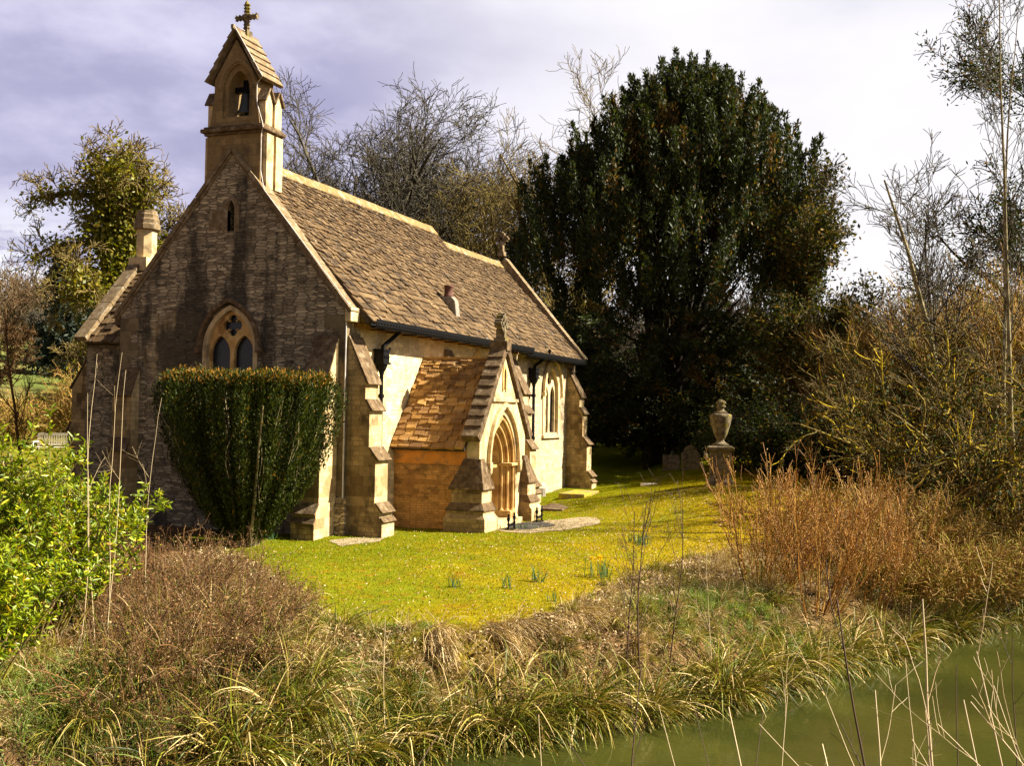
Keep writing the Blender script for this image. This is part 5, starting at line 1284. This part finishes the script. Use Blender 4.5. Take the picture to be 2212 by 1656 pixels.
g = Geo(); C = scatter(80000, (-16, 14, -21, 3), lambda x, y: bank(x, y) & (shore_d(x, y) > .3)); n = len(C); dn = np.tile(np.array([[-.45, -.8, .25]]), (n, 1)) + rng.normal(0, .55, (n, 3)); P, T, Rd = grow(C, dn + [0, 0, .45], rng.uniform(.10, .42, n), 1, 5, .12, -.22); g.ribbons(P, np.array([[.008, .009, .007, .005, .002]]) * rng.uniform(.7, 1.4, (n, 1)), tint=(rng.random(n) < .22).astype(float))
o = g.obj('dry_grass', LM['straw']); o['kind'] = 'stuff'; o['label'] = 'dry straw coloured grass covering the bank'; o['category'] = 'grass'
g = Geo(); px = rng.uniform(200, 680, 2600); D = rng.uniform(13.0, 20.5, 2600); C = np.array([PX_(a_, b_) for a_, b_ in zip(px, D)]); k = (shore_d(C[:, 0], C[:, 1]) > .3) & (poly_d(C[:, 0], C[:, 1], LAWN) < -.1); C = C[k]; n = len(C)
P, T, Rd = grow(np.c_[C, hz(C[:, 0], C[:, 1]) - .02], np.c_[rng.normal(0, .22, (n, 2)), np.ones(n)], rng.uniform(.25, .95, n), .004, 7, .08, -.03, .4); g.tubes(P, Rd, 3, tint=(rng.random(n) < .1).astype(float))
S, D_, r_, tt = spawn(P, T, Rd, 3, .4, 1, (.4, 1.1)); Q = grow(S, D_, rng.uniform(.05, .2, len(S)), .0035, 4, .15, 0, .5); g.tubes(Q[0], Q[2], 3); C = along(Q, 9000, .03); g.quads(C, rng.normal(0, 1, C.shape), rng.uniform(.02, .05, len(C)), rng.uniform(.01, .025, len(C)))
o = g.obj('dead_weeds', LM['bramble']); o['kind'] = 'stuff'; o['label'] = 'dead brown weed stalks standing on the left bank'; o['category'] = 'weeds'
g = Geo(); px = rng.uniform(150, 640, 9000); D = rng.uniform(13.0, 19.5, 9000); C = np.array([PX_(a_, b_) for a_, b_ in zip(px, D)]); k = (shore_d(C[:, 0], C[:, 1]) > .3) & (poly_d(C[:, 0], C[:, 1], LAWN) < -.2) & (wob(C[:, 0], C[:, 1], 1.3) > -.15); C = C[k]; n = len(C)
C = np.c_[C, hz(C[:, 0], C[:, 1]) + rng.uniform(.02, .4, n) ** 1.5]; g.leaves(C, rng.normal(0, 1, C.shape) + [-.2, -.4, .2], rng.uniform(.05, .09, n), rng.uniform(.035, .06, n), .2)
o = g.obj('ground_ivy', LM['ivydark']); o['kind'] = 'stuff'; o['label'] = 'dark ivy trailing over the left bank among dead stems'; o['category'] = 'ivy'
g = Geo(); C0 = scatter(5200, (-14, 9, -17, 2), lambda x, y: (shore_d(x, y) > .35) & (poly_d(x, y, LAWN) < .28) & (shore_d(x, y) < 6))[:900]; m_ = len(C0); k = np.repeat(np.arange(m_), 75); n = len(k); hh = rng.uniform(.10, .36, m_)[k]; tn = (rng.random(m_) < .3)[k]
S = C0[k] + np.c_[rng.normal(0, .06, (n, 2)), np.zeros(n)]; P, T, Rd = grow(S, np.c_[rng.normal(-.25, .45, n), rng.normal(-.4, .45, n), np.ones(n)], hh * rng.uniform(.5, 1.5, n), 1, 6, .10, -rng.uniform(.05, .4, n)); g.ribbons(P, np.array([[.006, .008, .007, .006, .004, .002]]) * rng.uniform(.6, 1.4, (n, 1)), tint=(tn | (rng.random(n) < .08)).astype(float))
o = g.obj('grass_tufts', LM['straw']); o['kind'] = 'stuff'; o['label'] = 'ragged tufts of dead and green grass along the lawn edge'; o['category'] = 'grass'
# hanks of long pale grass combed down over the lip of the bank
g = Geo()
for k in range(13):
    f = k / 12 + rng.normal(0, .02); cx, cy = -8.0 + 3.4 * f, -5.95 - 1.75 * f + rng.normal(0, .10); n = int(rng.uniform(90, 330)); lm_ = rng.uniform(.35, .85)
    S = np.c_[rng.normal(cx, .10, n), rng.normal(cy, .09, n)]; S = np.c_[S, hz(S[:, 0], S[:, 1]) + .05]; P, T, Rd = grow(S, np.array([[-.55, -.85, .25]]) + np.append(rng.normal(0, .18, 2), 0) + rng.normal(0, .15, (n, 3)), lm_ * rng.uniform(.5, 1.2, n), 1, 8, .07, -rng.uniform(.1, .3, n)); P[:, :, 2] = np.maximum(P[:, :, 2], hz(P[:, :, 0], P[:, :, 1]) + .015); g.ribbons(P, np.full((1, 8), .007))
o = g.obj('hanging_grass', LM['straw']); o['kind'] = 'stuff'; o['label'] = 'long pale straw hanging over the lip of the bank'; o['category'] = 'grass'
g = Geo()
for px, D, rad, n, h in ((850, 15.6, .9, 2600, .20), (1450, 19.7, 1.0, 2400, .2), (1580, 20.5, 1.2, 2800, .22), (1720, 20.5, 1.0, 2200, .2), (760, 17.2, .3, 300, .12), (840, 17.2, .4, 400, .12), (930, 17.3, .4, 400, .10), (690, 17.2, .25, 500, .22), (640, 15.0, .6, 1500, .25), (200, 13.4, 1.2, 4000, .3)):
    cx, cy = PX_(px, D); S = np.c_[rng.normal(cx, rad * .5, n), rng.normal(cy, rad * .5, n)]; S = np.c_[S, hz(S[:, 0], S[:, 1])]; P, T, Rd = grow(S, np.c_[rng.normal(0, .5, (n, 2)), np.ones(n)], h * rng.uniform(.5, 1.3, n), 1, 5, .1, -.15); g.ribbons(P, np.array([[.009, .010, .008, .006, .002]]), tint=(rng.random(n) < .15).astype(float))
o = g.obj('green_grass', LM['green']); o['kind'] = 'stuff'; o['label'] = 'rough green grass growing in patches on the bank'; o['category'] = 'grass'

# ---- daffodil clumps
DF = [(993, 1255, 20.4, .24, 14, 0, 'small daffodil clump, leaves only, leftmost on the mossy lawn'), (1102, 1255, 20.6, .32, 16, 0, 'narrow daffodil clump, leaves only, below the porch'), (1170, 1240, 21.4, .36, 22, 0, 'upright daffodil clump, leaves only, right of the narrow one'), (1203, 1272, 20.0, .22, 12, 0, 'sparse short daffodil clump nearest the bank'), (1300, 1222, 22.2, .40, 34, 5, 'daffodil clump in yellow flower on the lawn'), (1385, 1168, 26.5, .28, 50, 1, 'wide low daffodil clump at the edge of the rusty shrubs'), (1400, 1172, 26.2, .22, 30, 0, 'low dark daffodil leaves beside the wide clump'), (1135, 1140, 29.0, .18, 30, 0, 'low daffodil leaves in front of the gravel at the porch'), (592, 1152, 25.5, .22, 24, 0, 'pale daffodil leaves at the foot of the clipped yew')]
for px, py, D, h, n, fl, lab in DF:
    x, y = PX_(px, D); t = thing('daffodil_clump', lab, 'daffodils', P3(x, y), 0, 'daffodil clumps on the lawn'); g = Geo(); wd = .14 if n > 28 else .07
    P, T, Rd = grow(np.c_[rng.normal(0, wd, (n, 2)), np.full(n, -.02)], np.c_[rng.normal(0, .22, (n, 2)), np.ones(n)], h * rng.uniform(.6, 1.15, n), 1, 5, .05, -.04); g.ribbons(P, np.array([[.014, .016, .015, .012, .004]])); g.obj('leaves', LM['daff'], t)
    for k in range(fl):
        mb = MB(); c = np.array([rng.normal(0, .13), rng.normal(-.02, .10), h * rng.uniform(.85, 1.1)]); mb.tube([(c[0] * .5, c[1] * .5, 0), (c[0], c[1], c[2])], .004, 5)
        for q in range(6): a = q * 1.047; mb.add([c, c + [.006, .035 * math.cos(a - .35), .035 * math.sin(a - .35)], c + [.0, .06 * math.cos(a), .06 * math.sin(a)], c + [.006, .035 * math.cos(a + .35), .035 * math.sin(a + .35)]], [(0, 1, 2, 3)])
        mb.lathe([(.012, 0), (.018, .02), (.024, .03)], tuple(c), 8); mb.obj('flower', LM['petal'], t)


seed(113)
# ---- saplings and whips
def whip(name, lab, cat, foot, tip, r_, group, m=0, br=5, brl=.3, wig=.03):
    foot = np.array(foot); tip = np.array(tip); L = np.linalg.norm(tip - foot); t = thing(name, lab, cat, tuple(foot), 0, group)
    P, T, Rd = grow(np.zeros((1, 3)), (tip - foot)[None], L, r_, 12, wig, 0, .35); k = np.linspace(0, 1, 12)[None, :, None]; P = P + k * ((tip - foot) - P[:, -1:])   # close on the tip
    g = Geo(); g.tubes(P, Rd, 6, tint=float(m))
    if br:
        S, D, rr_, tt = spawn(P, T, Rd, br, .3, 1, (.4, .9)); Q = grow(S, D + [0, 0, .25], L * brl * rng.uniform(.4, 1.2, len(S)), rr_ * .6, 7, .07, .03, .3); g.tubes(Q[0], np.maximum(Q[2], r_ * .22), 4, tint=float(m))
        S, D, rr_, tt = spawn(*Q, 3, .2, 1, (.4, .9)); Q = grow(S, D, L * brl * .35 * rng.uniform(.4, 1.2, len(S)), rr_ * .6, 5, .07, .03, .3); g.tubes(Q[0], np.maximum(Q[2], r_ * .16), 3, tint=float(m))
    g.obj('stem', LM['stem'], t)


def ray(px, py, D): return CAM + r0 * ((px - 1106) / 2400 * D) + np.array([math.cos(YAW), math.sin(YAW), 0]) * D + np.array([0, 0, -(py - (893 + .017 * (px - 1106))) / 2400 * D])


for px, D, tpx, tpy, r_, br, m, lab in ((1365, 17.6, 1375, 1105, .014, 14, 1, 'tall thin bare sapling on the bank, left of the three before the daffodils'), (1392, 17.8, 1400, 1085, .016, 16, 1, 'tallest thin bare sapling on the bank, middle of three'), (1448, 18.2, 1478, 1100, .014, 14, 1, 'leaning thin bare sapling, right of the three on the bank'), (855, 15.0, 842, 1330, .008, 5, 0, 'single pale whip standing on the bank below the straw'), (1545, 18.8, 1530, 1180, .008, 10, 0, 'thin brown sapling left of the rusty shrubs')):
    x, y = PX_(px, D); whip('sapling', lab, 'sapling', P3(x, y, -.1), ray(tpx, tpy, D), r_, 'thin saplings on the far bank', m, br)
for px, D, tpx, tpy, br, lab in ((222, 15.3, 208, 765, 0, 'straight pale whip above the laurel, left of three'), (250, 15.5, 262, 762, 1, 'straight pale whip above the laurel, middle of three'), (240, 15.2, 271, 800, 1, 'slanting pale whip above the laurel, right of three'), (185, 15.0, 190, 850, 4, 'forked bare whip above the laurel before the vestry buttress'), (330, 17.5, 350, 860, 2, 'thin bare whip against the gable wall beside the laurel')):
    x, y = PX_(px, D); whip('bare_whip', lab, 'whip', P3(x, y), ray(tpx, tpy, D), .0065, 'bare whips above the laurel', 0, br, .22)
NW = [(1605, 1582, 1524, 6.5, .008, 0, 2), (1870, 1812, 1293, 7.0, .012, 1, 6), (2025, 1996, 1293, 7.0, .012, 0, 5), (2112, 2086, 1509, 6.0, .009, 0, 2), (2166, 2113, 1405, 6.5, .009, 0, 3), (1915, 1896, 1488, 6.5, .008, 0, 3), (2072, 2070, 1434, 7.5, .007, 1, 0), (1802, 1784, 1603, 6.0, .008, 0, 0), (1632, 1656, 1534, 6.5, .006, 1, 2), (1387, 1394, 1437, 7.5, .009, 1, 4), (2225, 2101, 1513, 6.0, .008, 0, 5), (2235, 2150, 1478, 6.2, .007, 0, 3), (1750, 1648, 1560, 6.3, .005, 0, 4), (1555, 1510, 1530, 6.6, .005, 1, 3), (1470, 1432, 1520, 6.8, .005, 0, 2), (1700, 1708, 1500, 7.2, .005, 0, 3), (1990, 1960, 1420, 7.4, .006, 0, 5), (2200, 2190, 1380, 7.5, .007, 1, 6), (1290, 1240, 1600, 6.2, .006, 1, 3), (910, 960, 1585, 6.5, .008, 1, 4), (1180, 1175, 1540, 7.0, .004, 0, 2), (2140, 2030, 1560, 5.8, .006, 0, 3), (1860, 1790, 1500, 6.8, .005, 0, 4)]
NL = ['pale stalk, leftmost thick one over the open water', 'tall dark forked stem rising over the water below the rusty shrubs', 'tallest straight brown stem over the water on the right', 'short pale broken reed at lower right', 'pale leaning stem right of the broken reed', 'brown stem between the dark fork and the straight tall stem', 'dark bulrush stem at lower right', 'short pale stub at the bottom edge below the dark forked stem', 'thin dark curved stem over the middle of the water', 'dark stem rising from the bottom edge beside the sedge corner', 'long pale stem slanting left from the lower right corner', 'second slanting pale stem at the right frame edge', 'fine branched dead stalk left of the dark fork', 'thin dark stalk with fine side twigs at the bottom edge', 'thin pale stalk at the left of the open water', 'fine upright stalk right of the curved stem', 'branched brown stem just left of the tallest straight one', 'dark twiggy stem nearest the right frame edge', 'dark leaning twig at the bottom edge below the big tussock', 'black leaning twig at the bottom edge below the brambles', 'hair thin stalk before the big sedge tussock', 'pale slanting stem under the broken reed', 'fine stalk crossing the dark forked stem']
for (bpx, tpx, tpy, D, r_, m, br), lab in zip(NW, NL):
    tip = ray(tpx, tpy, D); ft = ray(bpx, 1665, D * .97); d_ = ft - tip; d_ /= -d_[2]; gz = float(hz(ft[0], ft[1])); gz = max(gz, WATER); ft = tip + d_ * (tip[2] - gz + .05) * np.array([.6, .6, 1]) + (ft - tip) * 0
    s_ = (tip[2] - gz + .05); ft = np.array([tip[0] + d_[0] * s_ , tip[1] + d_[1] * s_, gz - .05]); whip('dead_reed', lab, 'reed', ft, tip, r_ * 1.15, 'bare stems rising from the near bank', m, br, .16, .025)
